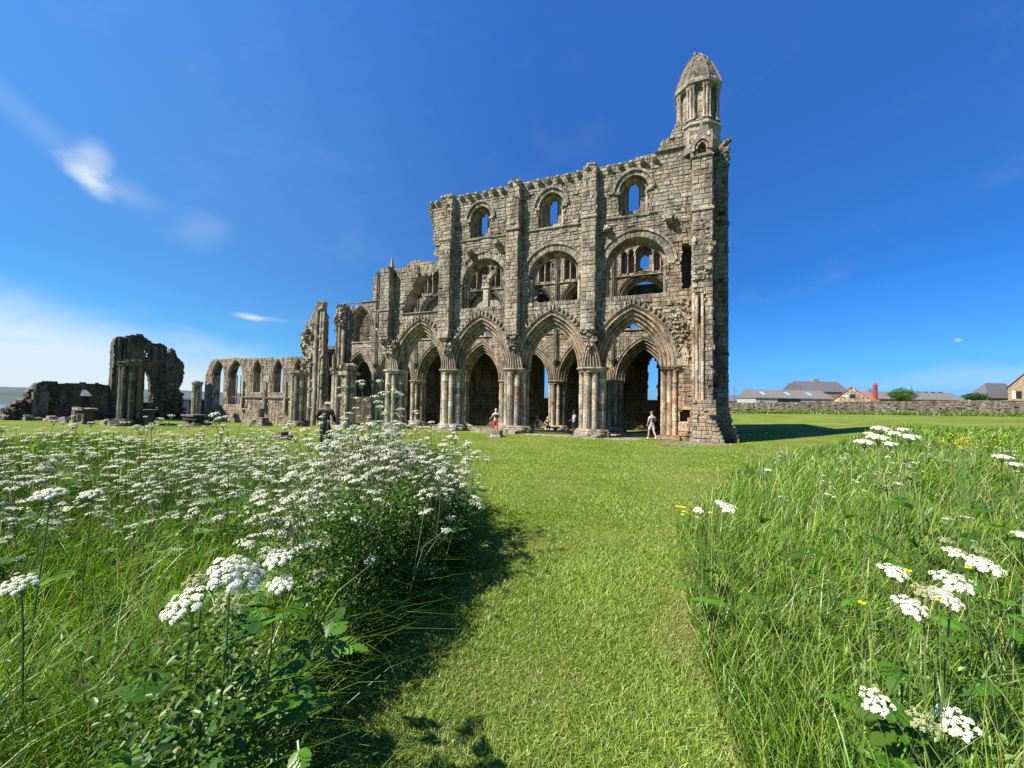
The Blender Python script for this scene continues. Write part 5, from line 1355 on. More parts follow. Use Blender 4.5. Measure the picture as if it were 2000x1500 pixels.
def wobble(line, amp, n, seed):
    r = random.Random(seed); out = []
    for (ax, ay), (bx, by) in zip(line, line[1:]):
        m = max(1, int(min(n, math.hypot(bx - ax, by - ay) / .22)))
        out += [(ax + (bx - ax) * k / m + (r.uniform(-amp, amp) if k else 0), ay + (by - ay) * k / m + (r.uniform(-amp, amp) * .4 if k else 0)) for k in range(m)]
    return out + [line[-1]]
L_EDGE = wobble(L_EDGE, .07, 12, 1); R_EDGE = wobble(R_EDGE, .07, 12, 2)
L_POLY = L_EDGE + [(-28, -4), (-1, -4)]; R_POLY = R_EDGE + [(70, 42), (70, -4), (1, -4)]
def in_poly(x, y, poly):
    c = np.zeros(len(x), bool); n = len(poly); j = n - 1
    for i in range(n):
        xi, yi = poly[i]; xj, yj = poly[j]
        k = ((yi > y) != (yj > y)); xx = (xj - xi) * (y - yi) / ((yj - yi) or 1e-9) + xi
        c ^= k & (x < xx); j = i
    return c
def edge_dist(x, y, line):
    d = np.full(len(x), 1e9)
    for (ax, ay), (bx, by) in zip(line, line[1:]):
        vx, vy = bx - ax, by - ay; t = np.clip(((x - ax) * vx + (y - ay) * vy) / (vx * vx + vy * vy + 1e-9), 0, 1)
        d = np.minimum(d, np.hypot(x - ax - t * vx, y - ay - t * vy))
    return d
def polar(rmin, rmax, a0, a1, dens):
    "random points whose density falls with distance from the standpoint"
    out = []; edges = np.geomspace(rmin, rmax, 26)
    for r0, r1 in zip(edges, edges[1:]):
        area = .5 * (a1 - a0) * (r1 ** 2 - r0 ** 2); n = rng.poisson(area * dens((r0 + r1) / 2))
        r = np.sqrt(rng.uniform(r0 ** 2, r1 ** 2, n)); a = rng.uniform(a0, a1, n)
        out.append(np.stack([r * np.sin(a), r * np.cos(a)], -1))
    return np.concatenate(out)
def patch(x, y, s, seed=0):
    "cheap smooth noise 0..1"
    v = np.zeros(len(x)); r = np.random.default_rng(seed)
    for k in range(7):
        a = r.uniform(0, 2 * PI); f = s * r.uniform(.6, 2.4); v += np.sin((x * math.cos(a) + y * math.sin(a)) * f + r.uniform(0, 6.3)) / 1.6
    return np.clip(.5 + v / 5, 0, 1)
def mesh_np(name, verts, faces_list, cols_list, mat, **props):
    "faces_list: arrays (n, k) of vertex indices; cols_list matching (n, 3)"
    me = bpy.data.meshes.new(name); me.vertices.add(len(verts)); me.vertices.foreach_set('co', verts.astype(np.float32).ravel())
    li = np.concatenate([f.ravel() for f in faces_list]).astype(np.int32); tot = np.concatenate([np.full(len(f), f.shape[1]) for f in faces_list]).astype(np.int32)
    me.loops.add(len(li)); me.loops.foreach_set('vertex_index', li)
    me.polygons.add(len(tot)); me.polygons.foreach_set('loop_start', (np.cumsum(tot) - tot).astype(np.int32)); me.polygons.foreach_set('loop_total', tot)
    c = np.ones((len(tot), 4), np.float32); c[:, :3] = np.concatenate(cols_list)
    a = me.attributes.new('sc', 'FLOAT_COLOR', 'FACE'); a.data.foreach_set('color', c.ravel())
    me.update(calc_edges=True); me.materials.append(mat)
    o = bpy.data.objects.new(name, me); COL.objects.link(o)
    for k, v in props.items(): o[k] = v
    return o
def blades(name, x, y, h, w, lean, curl, col, mat=None, z=None, head=None, **props):
    n = len(x); z = H(x, y) - .01 if z is None else z
    a = rng.uniform(0, 2 * PI, n) if head is None else head
    dx, dy = np.cos(a), np.sin(a); b = a + rng.uniform(-1.2, 1.2, n) + PI / 2; sx, sy = np.cos(b) * w / 2, np.sin(b) * w / 2
    V = np.zeros((n, 7, 3)); T = (0, .38, .72, 1.0); Wk = (1, .95, .6)
    for k, t in enumerate(T):
        off = h * (lean * t + curl * t * t); zz = z + h * (t - .55 * curl * t ** 3 * .9)
        px, py = x + dx * off, y + dy * off
        if k < 3:
            V[:, 2 * k] = np.stack([px - sx * Wk[k], py - sy * Wk[k], zz], -1); V[:, 2 * k + 1] = np.stack([px + sx * Wk[k], py + sy * Wk[k], zz], -1)
        else: V[:, 6] = np.stack([px, py, zz], -1)
    i = np.arange(n)[:, None] * 7
    q = np.concatenate([i + np.array([[0, 1, 3, 2]]), i + np.array([[2, 3, 5, 4]])]); tr = i + np.array([[4, 5, 6]])
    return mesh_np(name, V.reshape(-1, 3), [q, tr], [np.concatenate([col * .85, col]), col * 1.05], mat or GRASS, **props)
def gcol(n, pal, wts, var=.22):
    pal = np.array(pal); k = rng.choice(len(pal), n, p=np.array(wts) / sum(wts)); return pal[k] * rng.uniform(1 - var, 1 + var, (n, 1)) * rng.uniform(.93, 1.07, (n, 3))
# --- mown lawn
P2 = polar(1.2, 26, -.75, .66, lambda r: 19000 if r < 2.6 else 19000 * (2.6 / r) ** 2.2)
x, y = P2[:, 0], P2[:, 1]; k = ~(in_poly(x, y, L_POLY) | in_poly(x, y, R_POLY)); 
dl = edge_dist(x, y, L_EDGE); k |= (dl < .12) & (rng.random(len(x)) < .5)
x, y = x[k], y[k]; r = np.hypot(x, y); pt = patch(x, y, 2.2, 1); dr = edge_dist(x, y, R_EDGE)
col = gcol(len(x), [(.24, .345, .036), (.155, .25, .022), (.35, .43, .075), (.44, .42, .17), (.065, .13, .012)], [5, 4, 3, .8, 2.6])
dry = np.clip(1.1 - dr / (.05 + .35 * patch(x, y, 2.6, 8)), 0, 1) * (rng.random(len(x)) < .5) * (r < 6) * patch(x, y, 1.7, 88); col = col * (1 - dry[:, None]) + np.array([.42, .36, .17]) * dry[:, None]
col *= (.74 + .32 * pt)[:, None]
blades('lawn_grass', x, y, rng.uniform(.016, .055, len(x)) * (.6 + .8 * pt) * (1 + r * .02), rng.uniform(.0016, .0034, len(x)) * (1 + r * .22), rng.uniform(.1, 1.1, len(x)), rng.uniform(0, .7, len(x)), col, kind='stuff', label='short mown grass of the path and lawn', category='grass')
# --- tall meadow grass
MP = [(.085, .175, .010), (.14, .24, .016), (.038, .085, .008), (.22, .31, .035), (.36, .32, .13), (.05, .11, .016)]
def meadow(name, poly, edge, a0, a1, rmax, dens, hmin, hmax, seed, label, dry=.5, grow=0.0):
    P = polar(.55, rmax, a0, a1, dens); x, y = P[:, 0], P[:, 1]; k = in_poly(x, y, poly); x, y = x[k], y[k]
    k = np.hypot(x, y) > .6; x, y = x[k], y[k]
    r = np.hypot(x, y); d = edge_dist(x, y, edge); pt = patch(x, y, 1.4, seed); p2 = patch(x, y, 4, seed + 9)
    keep = rng.random(len(x)) < (.45 + .9 * p2) * (np.clip(np.maximum((d - .15) / .8, (-x - 1.0) / .3), .14, 1) if grow else 1); x, y, r, d, pt, p2 = (q[keep] for q in (x, y, r, d, pt, p2)); n = len(x)
    h = rng.uniform(hmin, hmax, n) * (.65 + .6 * pt) * np.clip(.45 + d / .45, .45, 1) * np.where(rng.random(n) < .05, 1.35, 1)
    h *= np.clip(.75 + (r - .6) * .4, .75, 1) * (1 + np.clip(1.0 - np.abs(r - 2.2) / 1.4, 0, 1) * grow)
    flop = (rng.random(n) < .12) * (d < .25)
    col = gcol(n, MP, [5, 4.5, 3.5, 2.2, dry, 1.5]); col *= (.80 + .45 * patch(x, y, .9, seed + 3))[:, None]
    head = np.where(rng.random(n) < .35, rng.uniform(0, 2 * PI, n), rng.normal(-.3, .9, n))
    return blades(name, x, y, h, rng.uniform(.003, .0085, n) * (1 + np.maximum(r - 2, 0) * .22), rng.uniform(.0, .45, n) + flop * .6, rng.uniform(.05, 1.0, n) ** 1.3, col, head=head, kind='stuff', label=label, category='grass')
meadow('meadow_grass', L_POLY, L_EDGE, -1.15, -.05, 22, lambda r: 4600 if r < 2.4 else 4600 * (2.4 / r) ** 1.75, .30, .62, 21, 'tall rough meadow grass left of the mown path', grow=.5)
meadow('meadow_grass', R_POLY, R_EDGE, .12, 1.12, 44, lambda r: 4600 if r < 2.4 else 4600 * (2.4 / r) ** 1.75, .24, .50, 43, 'tall rough meadow grass right of the mown path', dry=.6)
def seedheads(poly, a0, a1, rmax, n0, label):
    P = polar(1.3, rmax, a0, a1, lambda r: n0 * min(1, (3 / r) ** 1.3)); x, y = P[:, 0], P[:, 1]; k = in_poly(x, y, poly); x, y = x[k], y[k]; n = len(x)
    blades('seeding_grass', x, y, rng.uniform(.55, .85, n), .0028 * (1 + np.hypot(x, y) * .15), rng.uniform(0, .35, n), rng.uniform(.0, .35, n), gcol(n, [(.34, .30, .14), (.22, .16, .10), (.28, .30, .10)], [3, 2, 2]), kind='stuff', label=label, category='grass')
seedheads(L_POLY, -1.1, -.15, 12, 60, 'tall seeding grass stems in the left meadow')
seedheads(R_POLY, .2, 1.1, 18, 55, 'tall seeding grass stems in the right meadow')
# rough fringe under the field wall
a_, b_ = at(1425, 806, 78), at(2000, 812, 56); n = 16000; t_ = rng.random(n); off = -.2 - 7 * rng.random(n) ** 1.3
x = a_.x + (b_.x - a_.x) * t_ + .4 * off; y = a_.y + (b_.y - a_.y) * t_ + off
blades('wall_fringe', x, y, rng.uniform(.2, .75, n) * (.5 + .8 * patch(x, y, .5, 4)), .07, rng.uniform(0, .5, n), rng.uniform(0, .8, n), gcol(n, MP + [(.5, .5, .42)], [5, 3, 5, 1.5, 1.5, 3, .4]), kind='stuff', label='unmown grass along the foot of the field wall', category='grass')
# seed heads and straw-coloured old stalks
def stalks(poly, edge, a0, a1, n, seed):
    P = polar(1.0, 9, a0, a1, lambda r: 30 if r < 3 else 12); x, y = P[:, 0], P[:, 1]; k = in_poly(x, y, poly); x, y = x[k][:n], y[k][:n]; n = len(x)
    return x, y
# --- broad-leaved undergrowth of the bank beside the path
def leaflets(name, C3, size, col, tilt, **props):
    n = len(C3); a = rng.uniform(0, 2 * PI, n); e = rng.normal(0, tilt, n); L = size
    d = np.stack([np.cos(a) * np.cos(e), np.sin(a) * np.cos(e), np.sin(e)], -1)
    s = np.stack([-np.sin(a), np.cos(a), rng.normal(0, .3, n)], -1); s /= np.linalg.norm(s, axis=1, keepdims=True); u = np.cross(d, s)
    V = np.zeros((n, 6, 3)); Lc = L[:, None]
    V[:, 0] = C3; V[:, 1] = C3 + d * Lc * .35 + s * Lc * .26 + u * Lc * .10; V[:, 2] = C3 + d * Lc * .70 + s * Lc * .20 + u * Lc * .06; V[:, 3] = C3 + d * Lc - u * Lc * .12
    V[:, 4] = C3 + d * Lc * .70 - s * Lc * .20 + u * Lc * .06; V[:, 5] = C3 + d * Lc * .35 - s * Lc * .26 + u * Lc * .10
    i = np.arange(n)[:, None] * 6
    return mesh_np(name, V.reshape(-1, 3), [np.concatenate([i + np.array([[0, 1, 2, 3]]), i + np.array([[0, 3, 4, 5]])])], [np.concatenate([col, col * .95])], LEAF, **props)
P = polar(.6, 8.5, -1.1, .02, lambda r: 15000 if r < 3 else 15000 * (3 / r) ** 1.8); x, y = P[:, 0], P[:, 1]; k = in_poly(x, y, L_POLY); x, y = x[k], y[k]
d = edge_dist(x, y, L_EDGE); k = rng.random(len(x)) < np.clip(1.5 - d / .95, .03, 1) * np.clip((x + 1.12) / .3 + np.maximum(y - 1.7, 0) * 1.2, .04, 1); x, y, d = x[k], y[k], d[k]
bank_h = .90 * np.clip(.35 + d / .30, .35, 1) * (.7 + .5 * patch(x, y, 3, 77)) * np.clip(np.hypot(x, y) / 1.2, .3, 1)
z = H(x, y) + bank_h * rng.random(len(x)) ** .6
r = np.hypot(x, y)
leaflets('bank_undergrowth', np.stack([x, y, z], -1), rng.uniform(.014, .040, len(x)) * (1 + np.maximum(r - 3, 0) * .12), gcol(len(x), [(.045, .105, .009), (.075, .155, .014), (.030, .068, .008), (.14, .22, .03), (.15, .14, .045)], [4, 3, 3, 1.2, .6]), .55, kind='stuff', label='dense dark leafy undergrowth on the bank left of the path', category='undergrowth')
P = polar(1.0, 7, .2, 1.1, lambda r: 700 if r < 3 else 260); x, y = P[:, 0], P[:, 1]; k = in_poly(x, y, R_POLY) & (patch(x, y, 1.6, 5) > .5); x, y = x[k], y[k]
z = H(x, y) + .38 * rng.random(len(x))
leaflets('meadow_leaves', np.stack([x, y, z], -1), rng.uniform(.02, .05, len(x)), gcol(len(x), [(.07, .15, .03), (.11, .20, .04), (.20, .30, .08)], [4, 3, 1]), .5, kind='stuff', label='small broad leaves mixed through the right meadow', category='undergrowth')

# --- plant kit
STEM = attr_mat('green_stem', .6, .2, 30)
GR, DG, ST = (.13, .20, .05), (.06, .11, .035), (.28, .25, .13)
def floret_head(mb, c, up, R_, n, fr, col=(.74, .71, .56)):
    "a rounded cluster of small flat flowers"
    up = up.normalized(); a = up.orthogonal().normalized(); b = up.cross(a)
    for i in range(n):
        rr = R_ * math.sqrt((i + .5) / n); th = i * 2.39996 + U(-.3, .3)
        p = c + a * rr * math.cos(th) + b * rr * math.sin(th) + up * (R_ * .6 * (1 - (rr / R_) ** 2) + U(-.0015, .0015))
        nn = (up + (a * math.cos(th) + b * math.sin(th)) * .45 * rr / R_ + Vector((U(-.3, .3), U(-.3, .3), 0))).normalized(); e1 = nn.orthogonal().normalized(); e2 = nn.cross(e1); f = fr * U(.8, 1.25); k = U(.86, 1.08)
        ph = U(0, 1)
        vs = [p + e1 * f * math.cos(ph + q * PI / 2.5) * (1 if q % 1 == 0 else 1) + e2 * f * math.sin(ph + q * PI / 2.5) for q in range(5)]
        mb.add(vs, ((0, 1, 2, 3, 4),), tuple(min(1, v * k) for v in col))
def umbel(R_, nu, nf, fr, ur, name, dome=.25, col=(.74, .71, .56), ray=.05):
    "compound umbel: rays carrying clusters; origin at the top of the stem"
    mb = MB(); rays = MB()
    for i in range(nu):
        rr = R_ * (math.sqrt((i + .4) / nu)) * (1 - ur / R_ * .5); th = i * 2.39996 + U(-.2, .2)
        p = Vector((rr * math.cos(th), rr * math.sin(th), ray + dome * R_ * (1 - (rr / R_) ** 2) + U(-.003, .003)))
        floret_head(mb, p, Vector((p.x * 1.2, p.y * 1.2, R_ * 1.6)), ur * U(.85, 1.15), nf, fr, col)
        rays.tube([(0, 0, 0), (p.x * .55, p.y * .55, p.z * .45), tuple(p)], [.0016, .0012, .0009], 3, GR, cap=False)
        for q in range(4):
            a = q * 1.57 + i; rays.tube([tuple(p - Vector((0, 0, .006))), (p.x + ur * .6 * math.cos(a), p.y + ur * .6 * math.sin(a), p.z + .002)], .0006, 3, GR, cap=False)
    m1 = mb.build(name, PETAL); m2 = rays.build('umbel_rays', STEM)
    return m1, m2
_proto = []
def stash(o): _proto.append(o); return o.data
def inst(me, name, parent, loc, rot=(0, 0, 0), sc=1.0):
    o = bpy.data.objects.new(name, me); COL.objects.link(o); o.parent = parent; o.location = loc; o.rotation_euler = rot; o.scale = (sc, sc, sc) if not isinstance(sc, tuple) else sc; return o
BIG = [tuple(stash(o) for o in umbel(.075, n_, 40, .0029, .0145, 'umbel_big')) for n_ in (19, 17, 22)]
MIDU = [tuple(stash(o) for o in umbel(.048, n_, 11, .0036, .0082, 'umbel_mid', .25)) for n_ in (13, 10, 14)]
BUFFU = [tuple(stash(o) for o in umbel(.06, 16, 16, .0026, .011, 'umbel_faded', .2, (.42, .40, .22)))]
def lobed_leaf(mb, L, col, lobes=3):
    "a pinnate lobed leaf growing along +x, arching down"
    def leaflet(p, ang, l, w):
        n = 9; pts = []; d = Vector((math.cos(ang), math.sin(ang), 0)); s = Vector((-d.y, d.x, 0))
        out = [(0, 0)] + [(t, w * math.sin(PI * min(1, t * 1.05)) ** .8 * (1 if k % 2 else .68)) for k, t in enumerate(np.linspace(.12, .92, n))] + [(1.0, 0)]
        z = lambda q, lat: -.35 * (p.x + q * l * d.x) ** 2 / L + .10 * abs(lat) * l
        up_ = [p + d * q * l + s * lat * l + Vector((0, 0, z(q, lat))) for q, lat in out]; dn = [p + d * q * l - s * lat * l + Vector((0, 0, z(q, lat))) for q, lat in out]
        c1 = tuple(c * U(.85, 1.15) for c in col)
        for k in range(len(out) - 1):
            mid0 = p + d * out[k][0] * l + Vector((0, 0, z(out[k][0], 0))); mid1 = p + d * out[k + 1][0] * l + Vector((0, 0, z(out[k + 1][0], 0)))
            mb.add([mid0, mid1, up_[k + 1], up_[k]], ((0, 1, 2, 3),), c1); mb.add([mid1, mid0, dn[k], dn[k + 1]], ((0, 1, 2, 3),), c1)
    for i in range(lobes):
        x0 = L * (.30 + .42 * i / lobes); sz = L * (.44 - .07 * i)
        for s in (-1, 1): leaflet(Vector((x0, 0, 0)), s * U(.75, 1.0), sz, .30)
    leaflet(Vector((L * .66, 0, 0)), 0, L * .42, .36)
    mb.tube([(0, 0, -.08 * L), (L * .4, 0, -.01), (L * .7, 0, -.35 * L * .49)], [.004, .003, .002], 5, col, cap=False)
LVS = []
for c in ((.05, .13, .011), (.085, .195, .016), (.036, .095, .010)):
    mb = MB(); lobed_leaf(mb, .24, c); LVS.append(stash(mb.build('leaf_lobed', LEAF)))
FERN = []
for _ in range(2):
    mb = MB()
    for s in (-1, 1):
        for i in range(7):
            x0 = .05 + i * .024; l = .085 - i * .009
            for q in range(5):
                bx = x0 + q * l * .18; by = s * (.006 + q * l * .2); 
                for s2 in (-1, 1): mb.add([(bx, by, -.6 * bx * bx), (bx + .012, by + s2 * .012 + s * .006, -.6 * bx * bx + .003), (bx + .022, by + s2 * .014 + s * .012, -.6 * bx * bx), (bx + .012, by + s * .01, -.6 * bx * bx - .003)], ((0, 1, 2, 3),), (.10 * U(.8, 1.2), .19, .035))
    mb.tube([(0, 0, 0), (.1, 0, 0), (.24, 0, -.04)], .0015, 3, GR); FERN.append(stash(mb.build('leaf_fern', LEAF)))

# cow parsley: branching plant with several umbels; three kinds of build, then copies
def make_parsley(hgt, nb, spread, seed, dead=False):
    random.seed(seed)
    rt = empty('cow_parsley', (0, 0, 0)); mb = MB(); c = (.16, .14, .07) if seed % 2 else (.11, .15, .05)
    main = [Vector((0, 0, 0)), Vector((U(-.03, .03), U(-.03, .03), hgt * .4)), Vector((U(-.06, .06), U(-.06, .06), hgt * .72)), Vector((U(-.07, .07), U(-.07, .07), hgt))]
    mb.tube(main, [.0050, .0042, .0032, .0018], 5, c, cap=False); tips = [(main[3], Vector((0, 0, 1)))]
    for k in range(nb):
        t = U(.35, .9); seg = main[1].lerp(main[2], (t - .35) / .37) if t < .72 else main[2].lerp(main[3], (t - .72) / .28)
        a = k * 2.4 + U(-.4, .4); l = spread * U(.6, 1.1); e = seg + Vector((math.cos(a) * l * .62, math.sin(a) * l * .62, l * U(.75, 1.05)))
        m_ = seg.lerp(e, .5) + Vector((math.cos(a), math.sin(a), -.3)) * l * .07
        mb.tube([seg, m_, e], [.0028, .0020, .0013], 4, c, cap=False); tips.append((e, (e - m_).normalized()))
        if R() < .7:
            a2 = a + U(.6, 1.2) * (1 if R() < .5 else -1); e2 = m_ + Vector((math.cos(a2) * l * .35, math.sin(a2) * l * .35, l * U(.3, .5))); mb.tube([m_, e2], [.0018, .0011], 4, c, cap=False); tips.append((e2, Vector((math.cos(a2) * .4, math.sin(a2) * .4, 1))))
    mb.build('stem', STEM, rt)
    for p, d in tips:
        d = (d + Vector((0, 0, 1.4))).normalized(); q = d.to_track_quat('Z', 'X').to_euler(); u, ry = MIDU[int(R() * 3)]; s = U(.42, 1.05)
        h = inst(u, 'umbel', rt, p, q, s); inst(ry, 'umbel_rays', h, (0, 0, 0))
    for k in range(3):
        z = hgt * U(.12, .5); inst(FERN[k % 2], 'leaf', rt, (0, 0, z), (0, U(-.5, .1), U(0, 6.3)), U(.8, 1.3))
    return rt
KINDS = [make_parsley(1.0, 5, .26, 3), make_parsley(1.12, 4, .30, 8), make_parsley(.85, 6, .22, 14), make_parsley(1.0, 3, .24, 21)]
random.seed(77)
used = set()
def plant(kind, x, y, hs, label, group):
    src = KINDS[kind]; o = src if kind not in used else copy_tree(src); used.add(kind)
    o.location = (x, y, h1(x, y) - .02); o.rotation_euler = (U(-.12, .12), U(-.12, .12), U(0, 6.3)); o.scale = (min(hs, 1.1) * U(.9, 1.1),) * 2 + (hs,)
    tag(o, label, 'wildflower', group)
GL = 'cow parsley drift left of the path'; LL = 'white cow parsley plant in the dense drift of flowers left of the path'
cnt = 0; spots = []
while cnt < 190:
    r = 1.9 + 6.6 * R() ** .8; a = U(-.98, -.10); x, y = r * math.sin(a), r * math.cos(a)
    xx, yy = np.array([x]), np.array([y])
    if not in_poly(xx, yy, L_POLY)[0]: continue
    if patch(xx, yy, 1.1, 31)[0] < .40 and r < 4: continue
    if r < 3.1 and R() < .75: continue
    if a < -.62 and r < 4.2: continue
    if any((x - p[0]) ** 2 + (y - p[1]) ** 2 < .035 for p in spots): continue
    if patch(xx, yy, 1.9, 63)[0] < .36 and R() < .8: continue
    spots.append((x, y)); plant(int(R() * 4), x, y, U(.66, 1.08) * (1.0 + .12 * (R() < .15)), LL, GL); cnt += 1
# the tall dense clump that rises in front of the black-clad person
GT = 'tall cow parsley clump at the corner of the bank'; LT = 'tall cow parsley plant in the clump before the black-clad person'
for k in range(58):
    x, y = -1.45 + random.gauss(0, .40), 4.5 + random.gauss(0, .5)
    plant(int(R() * 4), x, y, U(1.02, 1.48) - .25 * abs(x + 1.6), LT, GT)
GB = 'low cow parsley on the dark side of the bank'
random.seed(123); kk = 0
while kk < 48:
    y = U(2.5, 4.9); x = U(-1.9, -.45)
    if not in_poly(np.array([x]), np.array([y]), L_POLY)[0]: continue
    plant(int(R() * 4), x, y, U(.80, 1.18), 'small loose cow parsley on the dark right side of the bank', GB); kk += 1
for px, dep, hh, lab in ((440, 3.6, 1.50, 'tallest thin cow parsley with bare stalks rising over the lancet wall'), (300, 4.6, 1.38, 'tall thin cow parsley standing before the black pier'), (870, 4.2, 1.0, 'cow parsley with nodding buds at the right corner of the bank'), (700, 3.9, 1.42, 'tall cow parsley with two flat heads before the crossing pier'),
                         (672, 5.0, 1.44, 'tall cow parsley just right of the black-clad person'), (606, 5.3, 1.28, 'tall cow parsley just left of the black-clad person'), (190, 5.2, 1.36, 'tall cow parsley before the box tomb'), (1735, 5.5, 1.0, 'thin cow parsley in the right meadow behind the big white cluster')):
    x = (px - 1000) / F * dep; plant(0 if px != 440 else 3, x, dep, hh, lab, None)
GRP = 'cow parsley scattered in the right meadow'
for k in range(26):
    r = U(5.5, 15); a = U(.55, 1.0); x, y = r * math.sin(a), r * math.cos(a)
    if in_poly(np.array([x]), np.array([y]), R_POLY)[0]: plant(int(R() * 4), x, y, U(.5, .72), 'small white cow parsley plant scattered far in the right meadow', GRP)

# distant part of the drift: too many heads to count
mb = MB(); random.seed(5)
for k in range(1150):
    r = 5.8 + 7.5 * R() ** .9; a = U(-1.02, -.16); x, y = r * math.sin(a), r * math.cos(a)
    if not in_poly(np.array([x]), np.array([y]), L_POLY)[0]: continue
    if patch(np.array([x]), np.array([y]), 1.1, 12)[0] < .42 and R() < .75: continue
    g = h1(x, y); hh = U(.5, 1.0) * (.85 + .3 * patch(np.array([x]), np.array([y]), 1.2, 8)[0]); lx, ly = U(-.08, .08), U(-.08, .08)
    mb.tube([(x, y, g + .2), (x + lx, y + ly, g + hh)], .0035, 3, GR, cap=False)
    R_ = U(.03, .06)
    for i in range(9):
        th = i * 2.4; rr = R_ * math.sqrt((i + .3) / 9); c = Vector((x + lx + rr * math.cos(th), y + ly + rr * math.sin(th), g + hh + .02 - rr * .25))
        for q in range(3):
            a0 = U(0, 6.3); f = U(.009, .014); e = Vector((U(-.007, .007), U(-.007, .007), U(-.003, .004)))
            mb.add([c + e + Vector((f * math.cos(a0 + s * PI / 2), f * math.sin(a0 + s * PI / 2), U(-.003, .003))) for s in range(4)], ((0, 1, 2, 3),), (.74, .71, .54))
o = mb.build('cow_parsley_drift', PETAL); o['kind'] = 'stuff'; o['label'] = 'far part of the white cow parsley drift'; o['category'] = 'wildflowers'

# big flat-headed hogweed, each where the photograph shows one
random.seed(9)
def hogweed(px, py, wpx, R_, label, tilt=.0, faded=False, dirn=0.0, leaves=2, group=None):
    R_ *= .92; dep = 2 * R_ * 1.12 * F / wpx; t_ = at(px, py, dep); x, y, z = t_
    g = h1(x, y); lx, ly = U(-.08, .08), U(-.02, .10); rt = empty('hogweed', (x - lx, y - ly, g)); hh = z - g
    tag(rt, label, 'wildflower', group)
    mb = MB(); top = Vector((lx, ly, hh - .06)); mb.tube([(0, 0, -.02), (lx * .3 + U(-.02, .02), ly * .3, hh * .45), (lx * .8, ly * .8, hh * .8), top], [.0046, .004, .0034, .0026], 7, (.085, .13, .035), cap=False); mb.build('stem', STEM, rt)
    u, ry = BUFFU[0] if faded else BIG[int(R() * 3)]
    nv = Vector((math.sin(dirn) * math.sin(tilt) - x * .15 * tilt, -math.cos(dirn) * math.sin(tilt), math.cos(tilt))).normalized(); qq = nv.to_track_quat('Z', 'X')
    h = inst(u, 'umbel', rt, top, qq.to_euler(), R_ / (.06 if faded else .075)); inst(ry, 'umbel_rays', h, (0, 0, 0))
    for k in range(leaves): inst(LVS[k % 3], 'leaf', rt, (lx * .3, ly * .3, hh * U(.25, .6)), (0, U(-.5, 0), U(0, 6.3)), U(.7, 1.15))
    return rt
for a in ((450, 1112, 112, .085, 'largest white hogweed head at the near left bank', .45, False, 1.2), (546, 1080, 62, .066, 'rounded white hogweed head just right of the largest one', .3), (552, 1128, 58, .060, 'low white hogweed head below the rounded one on the bank', .25),
          (378, 1162, 90, .075, 'tilted white hogweed head lower left of the largest one', .6, False, -.5), (44, 1126, 66, .060, 'flat hogweed head near the left edge of the photograph', .35), (395, 1118, 60, .055, 'faded buff hogweed head beside the largest one', .3, True),
          (455, 1160, 66, .06, 'faded drooping hogweed head under the largest one', .6, True), (100, 962, 60, .085, 'wide flat hogweed head in the left meadow', .2), (180, 960, 44, .07, 'flat white head right of the wide one in the left meadow', .2),
          (620, 1112, 40, .055, 'faded green-white head on the dark bank', .4, True), (1741, 1104, 55, .060, 'leftmost flat white head of the right meadow cluster', .3), (1856, 1126, 72, .075, 'biggest white head of the right meadow cluster', .35),
          (1917, 1093, 60, .065, 'white head right of the biggest one in the right meadow', .35), (1770, 1168, 62, .062, 'small-clustered white head below the leftmost flat one', .45), (1838, 1152, 58, .058, 'white head tucked under the biggest one', .45),
          (1800, 1138, 50, .05, 'greenish fading head amid the right cluster', .4, True), (1710, 1350, 60, .060, 'lone white head low in the right foreground', .55, False, -.5), (1867, 1392, 68, .068, 'lowest white head near the bottom right corner', .6, False, -.6),
          (1794, 1385, 60, .055, 'brown faded head between the two lowest white heads', .5, True), (1862, 1068, 40, .055, 'thin white head above the right cluster', .3), (1845, 1046, 26, .045, 'small pinkish faded head above the right cluster', .3, True),
          (1905, 1062, 28, .04, 'small buff head at the upper right of the cluster', .3, True), (1421, 984, 36, .060, 'white head of loose clusters at the left edge of the right meadow', .4), (1405, 972, 20, .04, 'small white head just behind the loose clustered one', .3),
          (1364, 986, 22, .04, 'small white head above the yellow flowers at the meadow corner', .4), (1500, 912, 17, .045, 'lone small white head on the back edge of the right meadow', .1), (1957, 889, 32, .07, 'flat white head near the right edge below the field wall', .1),
          (1981, 902, 28, .06, 'second flat white head near the right edge below the field wall', .1), (1994, 1038, 34, .06, 'white head cut off by the right edge', .2), (1997, 1338, 40, .06, 'white head cut off at the lower right edge', .3)):
    hogweed(*a)
for k, (px, py, w) in enumerate(((1720, 836, 36), (1746, 845, 30), (1688, 862, 38), (1714, 853, 42), (1738, 866, 30), (1776, 852, 40), (1697, 846, 22), (1762, 838, 26))):
    hogweed(px, py, w, .082, 'flat white hogweed head in the tall cluster before the tower shadow', .12, group='tall hogweed cluster in the right meadow', leaves=1)
